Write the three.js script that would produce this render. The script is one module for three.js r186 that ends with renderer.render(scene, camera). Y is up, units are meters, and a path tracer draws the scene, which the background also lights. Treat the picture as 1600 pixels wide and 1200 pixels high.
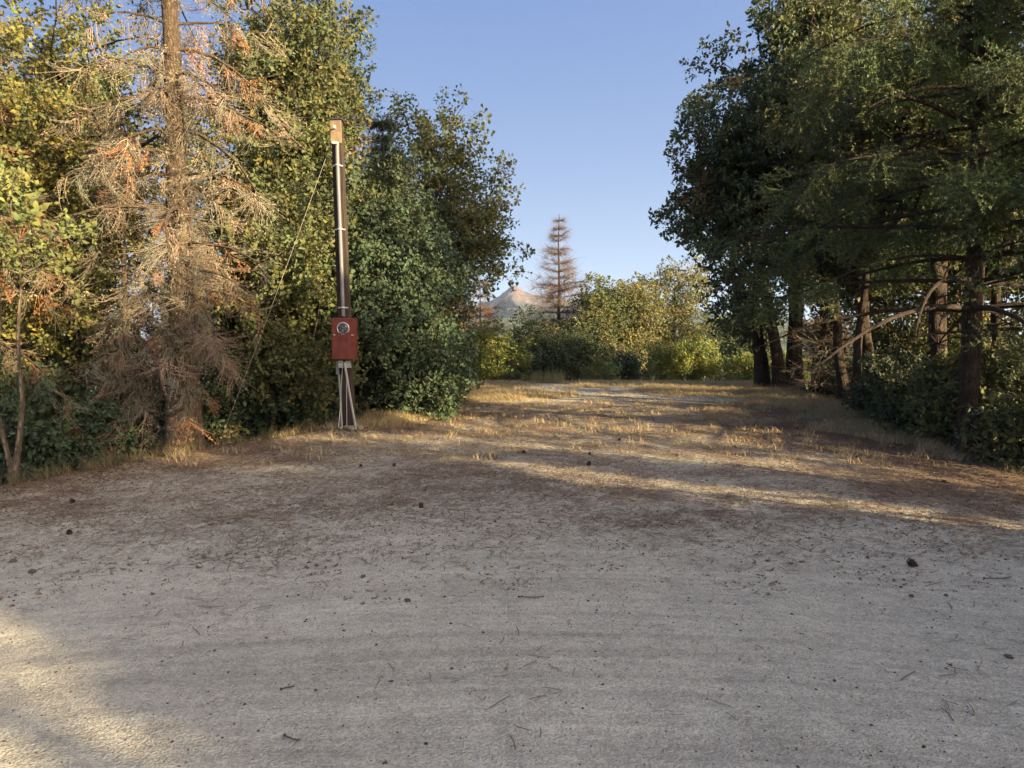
import * as THREE from 'three';
import { mergeGeometries } from 'three/addons/utils/BufferGeometryUtils.js';
import { ImprovedNoise } from 'three/addons/math/ImprovedNoise.js';

// ---------------------------------------------------------------- camera, sky, sun, exposure
const scene = new THREE.Scene();
const camera = new THREE.PerspectiveCamera(53, 4 / 3, 0.1, 20000);
camera.position.set(0, 1.6, 0);
camera.lookAt(0, 1.6 - Math.tan(4.04 * Math.PI / 180) * 10, -10);

const SUN_EL = 15.5 * Math.PI / 180, SUN_AZ = 35 * Math.PI / 180;      // from the right, behind the camera
const toSun = new THREE.Vector3(Math.cos(SUN_AZ) * Math.cos(SUN_EL), Math.sin(SUN_EL), Math.sin(SUN_AZ) * Math.cos(SUN_EL));
{
  const W = 1024, H = 512, data = new Float32Array(W * H * 4);
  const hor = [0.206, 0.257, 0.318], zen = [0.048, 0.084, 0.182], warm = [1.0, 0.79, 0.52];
  for (let r = 0; r < H; r++) for (let c = 0; c < W; c++) {
    const up = ((r + 0.5) / H - 0.5) * Math.PI, az = ((c + 0.5) / W - 0.5) * 2 * Math.PI, y = Math.sin(up);
    const cos = Math.cos(az) * Math.cos(up) * toSun.x + y * toSun.y + Math.sin(az) * Math.cos(up) * toSun.z;
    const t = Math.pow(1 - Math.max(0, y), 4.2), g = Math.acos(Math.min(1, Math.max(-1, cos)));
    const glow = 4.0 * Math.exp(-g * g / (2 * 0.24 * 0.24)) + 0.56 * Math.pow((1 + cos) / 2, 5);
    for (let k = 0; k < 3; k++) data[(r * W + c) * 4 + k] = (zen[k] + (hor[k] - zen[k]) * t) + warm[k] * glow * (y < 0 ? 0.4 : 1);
    data[(r * W + c) * 4 + 3] = 1;
  }
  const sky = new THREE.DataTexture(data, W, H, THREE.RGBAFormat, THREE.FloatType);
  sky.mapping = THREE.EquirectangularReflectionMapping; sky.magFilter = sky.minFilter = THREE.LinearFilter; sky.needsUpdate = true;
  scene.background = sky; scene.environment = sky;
}
const sun = new THREE.DirectionalLight(new THREE.Color().setRGB(1.0, 0.79, 0.46), 5);
sun.position.copy(toSun).multiplyScalar(80).add(new THREE.Vector3(0, 0, -14));
sun.target.position.set(0, 0, -14);
sun.castShadow = true; sun.shadow.mapSize.set(4096, 4096); sun.shadow.radius = 1.2;
Object.assign(sun.shadow.camera, { left: -45, right: 45, top: 25, bottom: -25, near: 1, far: 200 });
scene.add(sun, sun.target);

const renderer = new THREE.WebGLRenderer({ antialias: true });
renderer.setSize(1024, 768);
renderer.toneMapping = THREE.LinearToneMapping;
renderer.toneMappingExposure = 3.5;
renderer.shadowMap.enabled = true;

// ---------------------------------------------------------------- helpers
const noiseGen = new ImprovedNoise();
const n3 = (x, y, z) => noiseGen.noise(x + 100.37, y + 57.13, z + 31.71);
const fbm = (x, y, z, o = 4) => { let s = 0, a = 1, t = 0; for (let i = 0; i < o; i++) { s += a * n3(x, y, z); t += a; x *= 2.03; y *= 2.03; z *= 2.03; a *= 0.5; } return s / t; };
const clamp = (x, a = 0, b = 1) => Math.min(b, Math.max(a, x));
const sstep = (a, b, x) => { const t = clamp((x - a) / (b - a)); return t * t * (3 - 2 * t); };
const mix = (a, b, t) => a + (b - a) * t;
const V = (x = 0, y = 0, z = 0) => new THREE.Vector3(x, y, z);
function rng(seed) { let a = (seed * 2654435761) >>> 0; return () => { a = (a + 0x6D2B79F5) | 0; let t = Math.imul(a ^ (a >>> 15), 1 | a); t = (t + Math.imul(t ^ (t >>> 7), 61 | t)) ^ t; return ((t ^ (t >>> 14)) >>> 0) / 4294967296; }; }
const pw = (pts) => (d) => { if (d <= pts[0][0]) return pts[0][1]; for (let i = 1; i < pts.length; i++) if (d <= pts[i][0]) { const [a, b] = [pts[i - 1], pts[i]]; const t = (d - a[0]) / (b[0] - a[0]); return mix(a[1], b[1], t); } return pts[pts.length - 1][1]; };
const lin = (r, g, b) => new THREE.Color().setRGB(r, g, b);
const taken = {};
function numbered(name) { const k = taken[name] = (taken[name] ?? -1) + 1; return k ? name + '_' + String(k).padStart(3, '0') : name; }
function tag(o, label, category, group, kind) { Object.assign(o.userData, { label, category }); if (group) o.userData.group = group; if (kind) o.userData.kind = kind; return o; }
function thing(name, label, category, pos = [0, 0, 0], group) { const o = new THREE.Group(); o.name = numbered(name); o.position.set(...pos); tag(o, label, category, group); scene.add(o); return o; }
function part(name, geo, mat, parent, kind) { const m = new THREE.Mesh(geo, mat); m.name = name; m.castShadow = m.receiveShadow = true; if (kind) m.userData.kind = kind; parent.add(m); return m; }
function structure(name, geo, mat, label, category) { const m = part(name, geo, mat, scene); m.userData.kind = 'structure'; m.userData.label = label; m.userData.category = category; return m; }
function soup(pos, idx, extra = {}) {
  const g = new THREE.BufferGeometry(); g.setAttribute('position', new THREE.Float32BufferAttribute(pos, 3));
  for (const k in extra) g.setAttribute(k, new THREE.Float32BufferAttribute(extra[k], k === 'uv' ? 2 : 3));
  if (idx) g.setIndex(idx); g.computeVertexNormals(); return g;
}
function dataTex(n, fn, srgb) {
  const d = new Uint8Array(n * n * 4);
  for (let j = 0; j < n; j++) for (let i = 0; i < n; i++) { const c = fn(i / n, j / n); for (let k = 0; k < 3; k++) d[(j * n + i) * 4 + k] = clamp(c[k]) * 255; d[(j * n + i) * 4 + 3] = 255; }
  const t = new THREE.DataTexture(d, n, n); t.wrapS = t.wrapT = THREE.RepeatWrapping; t.magFilter = THREE.LinearFilter; t.minFilter = THREE.LinearMipmapLinearFilter; t.generateMipmaps = true;
  if (srgb) t.colorSpace = THREE.SRGBColorSpace; t.needsUpdate = true; return t;
}
// tileable value noise on a lattice of p cells
function lattice(p, seed) { const R = rng(seed), a = Float32Array.from({ length: p * p }, () => R()); return (u, v) => { u = ((u % 1) + 1) % 1 * p; v = ((v % 1) + 1) % 1 * p; const i = Math.floor(u), j = Math.floor(v), s = sstep(0, 1, u - i), t = sstep(0, 1, v - j), g = (x, y) => a[(y % p) * p + (x % p)]; return mix(mix(g(i, j), g(i + 1, j), s), mix(g(i, j + 1), g(i + 1, j + 1), s), t); }; }

// ---------------------------------------------------------------- terrain
const leftEdge = pw([[-30, -9], [0, -6.4], [8.4, -5.6], [10.4, -4.35], [11.6, -3.1], [12.6, -2.35], [15, -1.95], [18.3, -1.75], [22, -1.5], [26, -2.5]]);
const rightEdge = pw([[-30, 9], [0, 7.0], [9, 6.05], [11, 5.95], [15, 6.5], [20.7, 7.0], [24, 8.5]]);
function ground(x, z) {
  const D = -z;
  let y = 0.035 * n3(x * 0.35, 3, z * 0.35) + 0.012 * n3(x * 1.3, 7, z * 1.3);
  const near = 1 - sstep(25, 60, Math.hypot(x, z));
  y *= near;
  y -= 0.0095 * Math.pow(Math.max(0, Math.abs(x - 0.6) - 1.6), 2) * near * sstep(-6, 2, D) * (1 - sstep(11, 17, D)) * (Math.abs(x) < 12 ? 1 : 0.9);
  const L = leftEdge(D) - x, R = x - rightEdge(D), B = D - 22.3 - 0.25 * n3(x * 0.4, 1, 4);
  y += 0.05 * Math.exp(-(L * L) / 0.25) * near;
  if (L > 0) y -= 1.15 * (1 - Math.exp(-L * 0.3)) * sstep(0, 0.8, L) * near;
  if (R > 0) y -= 0.9 * (1 - Math.exp(-R * 0.25)) * sstep(0, 0.8, R) * near;
  if (B > 0) y -= 125 * (1 - Math.exp(-(Math.sqrt(B * B + 4) - 2) * 0.0013));
  y += 0.07 * Math.exp(-((x + 2.52) ** 2 + (z + 11.75) ** 2) / 0.18);
  if (D > 1 && D < 7.5) { const s = D + 0.05 * x * x, f = 1 - sstep(4.3, 6.5, D + 0.5 * n3(x * .3, 2, 5)); y += f * (0.005 * n3(x * 0.12, s * 4.3, 1) + 0.0018 * n3(x * 0.22, s * 17, 2) * (0.4 + 1.2 * Math.abs(n3(x * 0.4, 8, s))) + 0.001 * n3(x * 0.4, s * 38, 3)); }
  y += 0.006 * n3(x * 4, 9, z * 4) * sstep(4, 7, D) * near;
  return y;
}
const onGround = (x, z, dy = 0) => [x, ground(x, z) + dy, z];
// how much of the ground is pine litter / straw at a place (0..1)
function litter(x, z) {
  const D = -z, e = Math.min(x - leftEdge(D), rightEdge(D) - x);
  let m = 0.75 * fbm(x * 0.42, 11, z * 0.75, 3) + 0.75 * fbm(x * 1.9, 5, z * 3.2, 3) + 0.95 * fbm(x * 8, 15, z * 11, 2) - 0.24;
  m += 0.20 * (1 - sstep(0.2, 2.6, e)) + 0.15 * sstep(5.5, 8.5, D) - 0.35 * (1 - sstep(3.2, 6.2, D)) + 0.24 * sstep(1.5, 4.5, x) * sstep(5, 7, D) - 0.26 * sstep(11.5, 16, D);
  return sstep(0.05, 0.42, m);
}
function straw(x, z) {
  const D = -z, e = Math.min(x - leftEdge(D), (rightEdge(D) - x) * 1.0);
  let m = fbm(x * 0.5, 21, z * 0.45, 3) + 0.30 * sstep(13, 16, D) + 0.25 * sstep(17.5, 20, D) + 0.75 * (1 - sstep(-0.2, 1.5, e)) * sstep(9, 11.5, D) - 0.25;
  m += 0.35 * Math.exp(-((x - 4.6) ** 2) / 1.8 - ((D - 12) ** 2) / 6);
  m -= 0.32 * Math.exp(-((x - 2.4) ** 2) / 5) * (0.6 + n3(x * 0.5, 31, z * 2.2));
  return sstep(0.0, 0.4, m) * sstep(9.2, 11.5, D);
}
{
  const xs = [], zs = [];
  for (let x = -7; x <= 8.001; x += 0.06) xs.push(x);
  for (let s = 0.08, x = xs[xs.length - 1]; x < 9000;) { x += s; s *= 1.17; xs.push(x); }
  for (let s = 0.08, x = -7; x > -9000;) { x -= s; s *= 1.17; xs.unshift(x); }
  let D = -300; for (; D < 1.6;) { zs.push(-D); D += Math.max(0.12, (1.6 - D) * 0.14); }
  for (D = 1.6; D < 26;) { zs.push(-D); D += 0.0125 + Math.max(0, D - 3) * 0.0065; }
  for (let s = 0.2; D < 9000;) { zs.push(-D); D += s; s *= 1.13; }
  const pos = [], col = [], uv = [], idx = [], nx = xs.length;
  for (const z of zs) for (const x of xs) {
    const d = -z, far = Math.hypot(x, z);
    pos.push(x, ground(x, z), z); uv.push(x / 1.4, z / 1.4);
    const e = Math.min(x - leftEdge(d), rightEdge(d) - x);
    const v = 1 + 0.16 * fbm(x * 0.6, 2, z * 0.6, 3) + 0.10 * fbm(x * 3, 4, z * 3, 2);
    const c = [0.585 * v, 0.53 * v, 0.40 * v];
    if (d > 1 && d < 7.5) { const s = d + 0.05 * x * x, f = 1 - sstep(4.3, 6.5, d + 0.5 * n3(x * .3, 2, 5)); const k = 1 + f * (0.12 * n3(x * 0.12, s * 4.3, 1) + 0.18 * n3(x * 0.22, s * 17, 2) * (0.4 + 1.2 * Math.abs(n3(x * 0.4, 8, s))) + 0.16 * n3(x * 0.4, s * 38, 3)); for (let i = 0; i < 3; i++) c[i] *= k; }
    const put = (t, q) => { for (let i = 0; i < 3; i++) c[i] = mix(c[i], q[i], t); };
    if (far < 60) {
      put(0.38 * litter(x, z), [0.205, 0.155, 0.105]);
      put(0.72 * straw(x, z), [0.44, 0.35, 0.215]);
    }
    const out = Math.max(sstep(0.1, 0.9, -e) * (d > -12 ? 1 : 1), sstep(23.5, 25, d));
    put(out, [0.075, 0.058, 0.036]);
    put(sstep(40, 90, far) * (d > 0 ? 1 : 0.6), [0.055, 0.062, 0.03]);
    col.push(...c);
  }
  for (let j = 0; j < zs.length - 1; j++) for (let i = 0; i < nx - 1; i++) { const a = j * nx + i; idx.push(a, a + 1, a + nx, a + 1, a + nx + 1, a + nx); }
  const A = lattice(256, 1), B = lattice(128, 2), C = lattice(37, 3), S = lattice(300, 4), E2 = lattice(9, 5);
  const h = (u, v) => 0.5 * A(u, v) + 0.3 * B(u, v) + 0.2 * C(u, v);
  const map = dataTex(1024, (u, v) => {
    let k = 0.88 + 0.42 * (h(u, v) - 0.5) * 0.95 + 0.06 * (E2(u, v) - 0.5);
    const s = S(u, v), s2 = A(v + .31, u + .17); if (s > 0.86) k -= 0.30 * sstep(0.86, 0.95, s); if (s2 > 0.9) k += 0.14;
    const w = B(v, u) - 0.5; return [k + 0.03 * w, k, k - 0.035 * w];
  }, true);
  const bump = dataTex(1024, (u, v) => { const k = h(u, v); return [k, k, k]; });
  const mat = new THREE.MeshStandardMaterial({ map, bumpMap: bump, bumpScale: 0.012, vertexColors: true, roughness: 0.95 });
  const g = soup(pos, idx, { color: col, uv });
  const n = g.attributes.normal; if (n.getY(Math.floor(nx * 10 + nx / 2)) < 0) { for (let i = 0; i < idx.length; i += 3) [idx[i], idx[i + 1]] = [idx[i + 1], idx[i]]; g.setIndex(idx); g.computeVertexNormals(); }
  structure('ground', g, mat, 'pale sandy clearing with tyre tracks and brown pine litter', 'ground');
}

// ---------------------------------------------------------------- far hills and the wooded slope below them
{
  const crestLine = pw([[-1300, 20], [-500, 70], [-250, 112], [-120, 150], [-80, 174], [-42, 196], [-18, 220], [8, 233], [28, 224], [58, 201], [110, 185], [165, 172], [330, 162], [600, 150], [900, 110], [1700, 50]]);
  const H = (x, D) => {
    const xx = x + 12 * n3(D / 160, 4, x / 300), crest = crestLine(xx) + 5 * fbm(x / 40, 3, 1, 3);
    const t = (D - 4000) / (D < 4000 ? 1450 : 1800), s = Math.abs(t);
    const base = -140 + (crest + 140) * Math.max(0, 1 - s ** 0.85);
    const rid = 1 - Math.abs(fbm(x / 190 + D / 900, 8, D / 420, 5)) * 2.4;
    return base + (rid - 0.6) * 75 * sstep(0.0, 0.25, s) * (1 - sstep(0.6, 1, s)) + 9 * fbm(x / 38, 2, D / 38, 4);
  };
  const pos = [], col = [], idx = [], nx = 330, nz = 210;
  for (let j = 0; j <= nz; j++) for (let i = 0; i <= nx; i++) {
    const x = -1000 + 2500 * i / nx, D = 2550 + 2700 * j / nz, y = H(x, D);
    pos.push(x, y, -D);
    const rock = sstep(70, 190, y + 90 * fbm(x / 60, 5, D / 90, 4)), v = 1 + 1.2 * fbm(x / 25, 1, D / 30, 3);
    col.push(mix(0.025, 0.105, rock) * v, mix(0.036, 0.076, rock) * v, mix(0.030, 0.066, rock) * v);
  }
  for (let j = 0; j < nz; j++) for (let i = 0; i < nx; i++) { const a = j * (nx + 1) + i; idx.push(a, a + 1, a + nx + 1, a + 1, a + nx + 2, a + nx + 1); }
  structure('mountain', soup(pos, idx, { color: col }), new THREE.MeshStandardMaterial({ vertexColors: true, roughness: 1 }), 'rocky mountain with a pointed peak beyond the clearing', 'mountain');
  // nearer wooded slope
  const S = (x, D) => -150 + 172 * sstep(1300, 2600, D + 120 * fbm(x / 400, 3, D / 500, 3)) + 16 * fbm(x / 170, 6, D / 200, 3) - 0.02 * Math.max(0, x - 300);
  const p2 = [], i2 = [], m = 70, k = 50;
  for (let j = 0; j <= k; j++) for (let i = 0; i <= m; i++) { const x = -900 + 2300 * i / m, D = 1150 + 2000 * j / k; p2.push(x, S(x, D) - 150 * sstep(2700, 3100, D), -D); }
  for (let j = 0; j < k; j++) for (let i = 0; i < m; i++) { const a = j * (m + 1) + i; i2.push(a, a + 1, a + m + 1, a + 1, a + m + 2, a + m + 1); }
  structure('hill', soup(p2, i2), new THREE.MeshStandardMaterial({ color: lin(0.05, 0.055, 0.032), roughness: 1 }), 'wooded hillside at the foot of the mountain', 'hill');
  const R = rng(77), cone = mergeGeometries([new THREE.ConeGeometry(0.17, 0.62, 7, 1, true).translate(0, 0.36, 0), new THREE.ConeGeometry(0.12, 0.5, 7, 1, true).translate(0, 0.75, 0)]);
  const N = 15000, wood = new THREE.InstancedMesh(cone, new THREE.MeshStandardMaterial({ roughness: 1 }), N), M = new THREE.Matrix4();
  for (let i = 0; i < N; i++) {
    const D = 1250 + 1500 * Math.sqrt(R()), x = D * (-0.2 + 0.62 * R()), s = 11 + 12 * R();
    M.compose(V(x, S(x, D) - 1, -D), new THREE.Quaternion().setFromAxisAngle(V(0, 1, 0), R() * 6), V(s * 0.9, s, s * 0.9)); wood.setMatrixAt(i, M);
    const t = R(); wood.setColorAt(i, lin(mix(0.028, 0.065, t), mix(0.042, 0.078, t), mix(0.026, 0.04, t)));
  }
  wood.name = 'distant_forest'; tag(wood, 'distant conifer forest on the slope below the mountain', 'forest', null, 'stuff'); scene.add(wood);
}
scene.fog = new THREE.FogExp2(new THREE.Color().setRGB(0.58, 0.74, 1.0), 0.00005);

// ---------------------------------------------------------------- materials
function barkTexture(seed, lo, hi) {
  const A = lattice(22, seed), B = lattice(64, seed + 1), C = lattice(7, seed + 2), f = (u, v) => { const a = A(u + 0.05 * B(v, u), v * 0.22), r = Math.abs(a - 0.5) * 2; return clamp(0.25 + 0.75 * Math.pow(r, 0.6) - 0.25 * B(u, v) + 0.1); };
  const map = dataTex(256, (u, v) => { const k = f(u, v), w = C(u, v); return [0, 1, 2].map((i) => mix(lo[i], hi[i], k) * (0.8 + 0.4 * w)); }, true);
  return { map, bumpMap: dataTex(256, (u, v) => { const k = f(u, v); return [k, k, k]; }), bumpScale: 0.03, roughness: 0.95 };
}
const BARK = {
  oak: new THREE.MeshStandardMaterial(barkTexture(11, [.10, .08, .065], [.33, .27, .22])),
  pale: new THREE.MeshStandardMaterial(barkTexture(21, [.24, .20, .16], [.55, .48, .40])),
  fir: new THREE.MeshStandardMaterial(barkTexture(31, [.10, .08, .065], [.33, .26, .21])),
  snag: new THREE.MeshStandardMaterial(barkTexture(41, [.15, .12, .095], [.50, .42, .33])),
  red: new THREE.MeshStandardMaterial(barkTexture(51, [.15, .12, .10], [.38, .31, .26])),
};
const leafMat = new THREE.MeshPhysicalMaterial({ color: 0xffffff, roughness: 0.85, transmission: 0.34, thickness: 0, side: THREE.DoubleSide });
const needleMat = new THREE.MeshPhysicalMaterial({ color: 0xffffff, roughness: 0.8, transmission: 0.25, thickness: 0, side: THREE.DoubleSide });
const dryMat = new THREE.MeshStandardMaterial({ color: 0xffffff, roughness: 1, side: THREE.DoubleSide });
const grassMat = new THREE.MeshPhysicalMaterial({ color: 0xffffff, roughness: 0.9, transmission: 0.3, thickness: 0, side: THREE.DoubleSide });

// ---------------------------------------------------------------- small building blocks of vegetation
const UP = V(0, 1, 0);
function leafInto(P, I, at, dir, side, len, wid, fold) {       // a folded, lobed leaf: six outline points
  const n = V().crossVectors(dir, side).normalize(), o = P.length / 3;
  const q = (a, b, c) => { const p = at.clone().addScaledVector(dir, a * len).addScaledVector(side, b * wid).addScaledVector(n, c * wid); P.push(p.x, p.y, p.z); };
  q(0, 0, 0); q(0.42, 0.46, fold); q(0.72, 0.36, fold * 0.8); q(1, 0, -0.12); q(0.68, -0.38, fold * 0.8); q(0.38, -0.48, fold);
  I.push(o, o + 1, o + 5, o + 1, o + 4, o + 5, o + 1, o + 2, o + 4, o + 2, o + 3, o + 4);
}
function ribbonInto(P, I, pts, w) {                             // a thin three-sided twig
  const o = P.length / 3, n = pts.length;
  pts.forEach((p, i) => { const d = (pts[i + 1] ?? p).clone().sub(pts[i - 1] ?? p).normalize(), s = V().crossVectors(d, Math.abs(d.y) > 0.9 ? V(1, 0, 0) : UP).normalize(), t = V().crossVectors(d, s), r = w * (1 - 0.75 * i / (n - 1));
    for (let k = 0; k < 3; k++) { const a = k * 2.094, q = p.clone().addScaledVector(s, r * Math.cos(a)).addScaledVector(t, r * Math.sin(a)); P.push(q.x, q.y, q.z); } });
  for (let i = 0; i < n - 1; i++) for (let k = 0; k < 3; k++) { const a = o + i * 3 + k, b = o + i * 3 + (k + 1) % 3; I.push(a, b, a + 3, b, b + 3, a + 3); }
}
const randDir = (R) => { const z = R() * 2 - 1, a = R() * 6.283; return V(Math.sqrt(1 - z * z) * Math.cos(a), z, Math.sqrt(1 - z * z) * Math.sin(a)); };
function leafSpray(seed, n, len, leaf, aspect, spread) {        // twig along +y with leaves round it
  const R = rng(seed), P = [], I = [];
  const tw = [V(0, 0, 0), V(0.03, len * 0.5, 0.02), V(0.05, len, -0.02)]; ribbonInto(P, I, tw, 0.0035);
  const side = []; for (let k = 0; k < 3; k++) { const a = k * 2.1 + R(), b = V(0.03, len * (0.25 + 0.2 * k), 0.01), e = b.clone().add(V(Math.cos(a) * spread, len * 0.3, Math.sin(a) * spread)); ribbonInto(P, I, [b, e], 0.0025); side.push([b, e]); }
  for (let k = 0; k < n; k++) {
    let at, along;
    if (k % 2) { const t = 0.25 + 0.75 * R(); at = V(0.04 * t, len * t, 0); along = UP; } else { const [b, e] = side[k % 3], t = 0.3 + 0.7 * R(); at = b.clone().lerp(e, t); along = e.clone().sub(b).normalize(); }
    const d = randDir(R).multiplyScalar(0.9).add(along.clone().multiplyScalar(0.55)).add(V(0, -0.1, 0)).normalize(), s = V().crossVectors(d, randDir(R)).normalize(), L = leaf * (0.7 + 0.6 * R());
    leafInto(P, I, at.addScaledVector(d, 0.012), d, s, L, L * aspect, 0.1 + 0.25 * R());
  }
  return soup(P, I);
}
function firSpray(seed, len, droop, needle, count) {           // flat branchlet along +y, side twigs with needles
  const R = rng(seed), P = [], I = [];
  const twigs = [[V(0, 0, 0), V(0, len, 0)]];
  for (let k = 0; k < 9; k++) { const t = 0.12 + 0.8 * k / 9, s = k % 2 ? 1 : -1, l = len * 0.52 * (1 - 0.7 * t) * (0.8 + 0.4 * R()); const b = V(0, len * t, 0); twigs.push([b, b.clone().add(V(s * l * 0.72, l * 0.62, -droop * l * (0.4 + R())))]); }
  for (const [b, e] of twigs) {
    ribbonInto(P, I, [b, e], 0.003);
    const L = b.distanceTo(e), n = Math.round(count * L / len), d = e.clone().sub(b).normalize();
    for (let k = 0; k < n; k++) {
      const at = b.clone().lerp(e, (k + R()) / n), q = randDir(R); q.addScaledVector(d, 0.7); q.z *= 0.55; q.normalize();
      const w = V().crossVectors(q, randDir(R)).normalize().multiplyScalar(0.0062), tip = at.clone().addScaledVector(q, needle * (0.7 + 0.6 * R())), o = P.length / 3;
      P.push(at.x - w.x, at.y - w.y, at.z - w.z, at.x + w.x, at.y + w.y, at.z + w.z, tip.x, tip.y, tip.z); I.push(o, o + 1, o + 2);
    }
  }
  return soup(P, I);
}
function twigSpray(seed, n, len, hang, crumbs, crumb) {          // bare dead twigs along +y that hang (in -z), with shrivelled bits
  const R = rng(seed), P = [], I = [];
  for (let k = 0; k < n; k++) {
    const a = (R() - 0.5) * 1.7, l = len * (0.45 + 0.7 * R()), b = V(0, len * 0.5 * R(), 0), pts = [b];
    const d = V(Math.sin(a), Math.cos(a) * 0.8, (R() - 0.5) * 0.7);
    for (let i = 1; i <= 4; i++) { d.z -= hang * 0.28; d.add(randDir(R).multiplyScalar(0.16)).normalize(); pts.push(pts[i - 1].clone().addScaledVector(d, l / 4)); }
    ribbonInto(P, I, pts, 0.006);
    for (let i = 0; i < crumbs; i++) { const at = pts[1 + Math.floor(R() * 4)].clone().addScaledVector(randDir(R), 0.02), d2 = randDir(R), s = V().crossVectors(d2, randDir(R)).normalize(); leafInto(P, I, at, d2, s, crumb * (0.6 + R()), crumb * 0.45, 0.4); }
  }
  return soup(P, I);
}
const SPRAY = {
  oak: [leafSpray(1, 17, 0.42, 0.10, 0.66, 0.16), leafSpray(2, 16, 0.40, 0.11, 0.60, 0.18)],
  live: [leafSpray(3, 20, 0.36, 0.078, 0.58, 0.15), leafSpray(4, 19, 0.38, 0.082, 0.52, 0.16)],
  bush: [leafSpray(5, 26, 0.34, 0.065, 0.5, 0.10), leafSpray(6, 24, 0.36, 0.06, 0.55, 0.12)],
  far: [leafSpray(7, 20, 0.50, 0.11, 0.62, 0.2), leafSpray(8, 22, 0.46, 0.10, 0.66, 0.2)],
  fir: [firSpray(9, 0.55, 0.5, 0.040, 72), firSpray(10, 0.6, 0.8, 0.042, 76)],
  dead: [twigSpray(11, 7, 0.6, 0.9, 6, 0.036), twigSpray(12, 7, 0.7, 1.1, 5, 0.034)],
  bare: [twigSpray(13, 9, 0.7, 0.15, 2, 0.02), twigSpray(14, 8, 0.6, 0.05, 2, 0.02)],
  rust: [twigSpray(15, 8, 0.55, 0.4, 16, 0.032), firSpray(16, 0.5, 0.6, 0.05, 60)],
};
const _m = new THREE.Matrix4(), _q = new THREE.Quaternion();
function scatter(name, geos, mat, list, parent) {               // list of [position, direction, roll, scale, colour]; one InstancedMesh per spray shape
  geos.forEach((g, v) => {
    const mine = list.filter((_, i) => i % geos.length === v); if (!mine.length) return;
    const im = new THREE.InstancedMesh(g, mat, mine.length);
    mine.forEach(([p, d, roll, s, c], i) => { _q.setFromUnitVectors(UP, d).multiply(new THREE.Quaternion().setFromAxisAngle(UP, roll)); _m.compose(p, _q, V(s, s, s)); im.setMatrixAt(i, _m); im.setColorAt(i, c); });
    im.name = name; im.userData.kind = 'stuff'; im.castShadow = im.receiveShadow = true; parent.add(im);
  });
}
function tube(P, I, U, pts, radii, sides, rough = 0, seed = 0) {
  const o = P.length / 3, n = pts.length; let s = null, len = 0; const c0 = radii[0] * 6.283;
  for (let i = 0; i < n; i++) {
    const d = pts[Math.min(n - 1, i + 1)].clone().sub(pts[Math.max(0, i - 1)]).normalize();
    if (!s) s = V().crossVectors(d, Math.abs(d.y) > 0.9 ? V(1, 0, 0) : UP); s.addScaledVector(d, -s.dot(d)).normalize();
    const t = V().crossVectors(d, s); if (i) len += pts[i].distanceTo(pts[i - 1]);
    for (let k = 0; k <= sides; k++) { const a = (k % sides) / sides * 6.2832, r = radii[i] * (rough ? 1 + rough * n3(Math.cos(a) * 1.6 + seed, len * 1.6, Math.sin(a) * 1.6) : 1), q = pts[i].clone().addScaledVector(s, r * Math.cos(a)).addScaledVector(t, r * Math.sin(a)); P.push(q.x, q.y, q.z); U.push(k / sides * Math.max(1, Math.round(c0 / 0.5)) , len / 0.5); }
  }
  for (let i = 0; i < n - 1; i++) for (let k = 0; k < sides; k++) { const a = o + i * (sides + 1) + k; I.push(a, a + 1, a + sides + 1, a + 1, a + sides + 2, a + sides + 1); }
}
const gaps = [];    // straight open lanes through the trees by the roadside: [point on the ground, radius]
const inGap = (p, m = 0.36) => gaps.some(([o, r]) => { const d = p.clone().sub(o), t = d.dot(toSun); return t > 3 && d.addScaledVector(toSun, -t).length() < r + m; });

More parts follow.
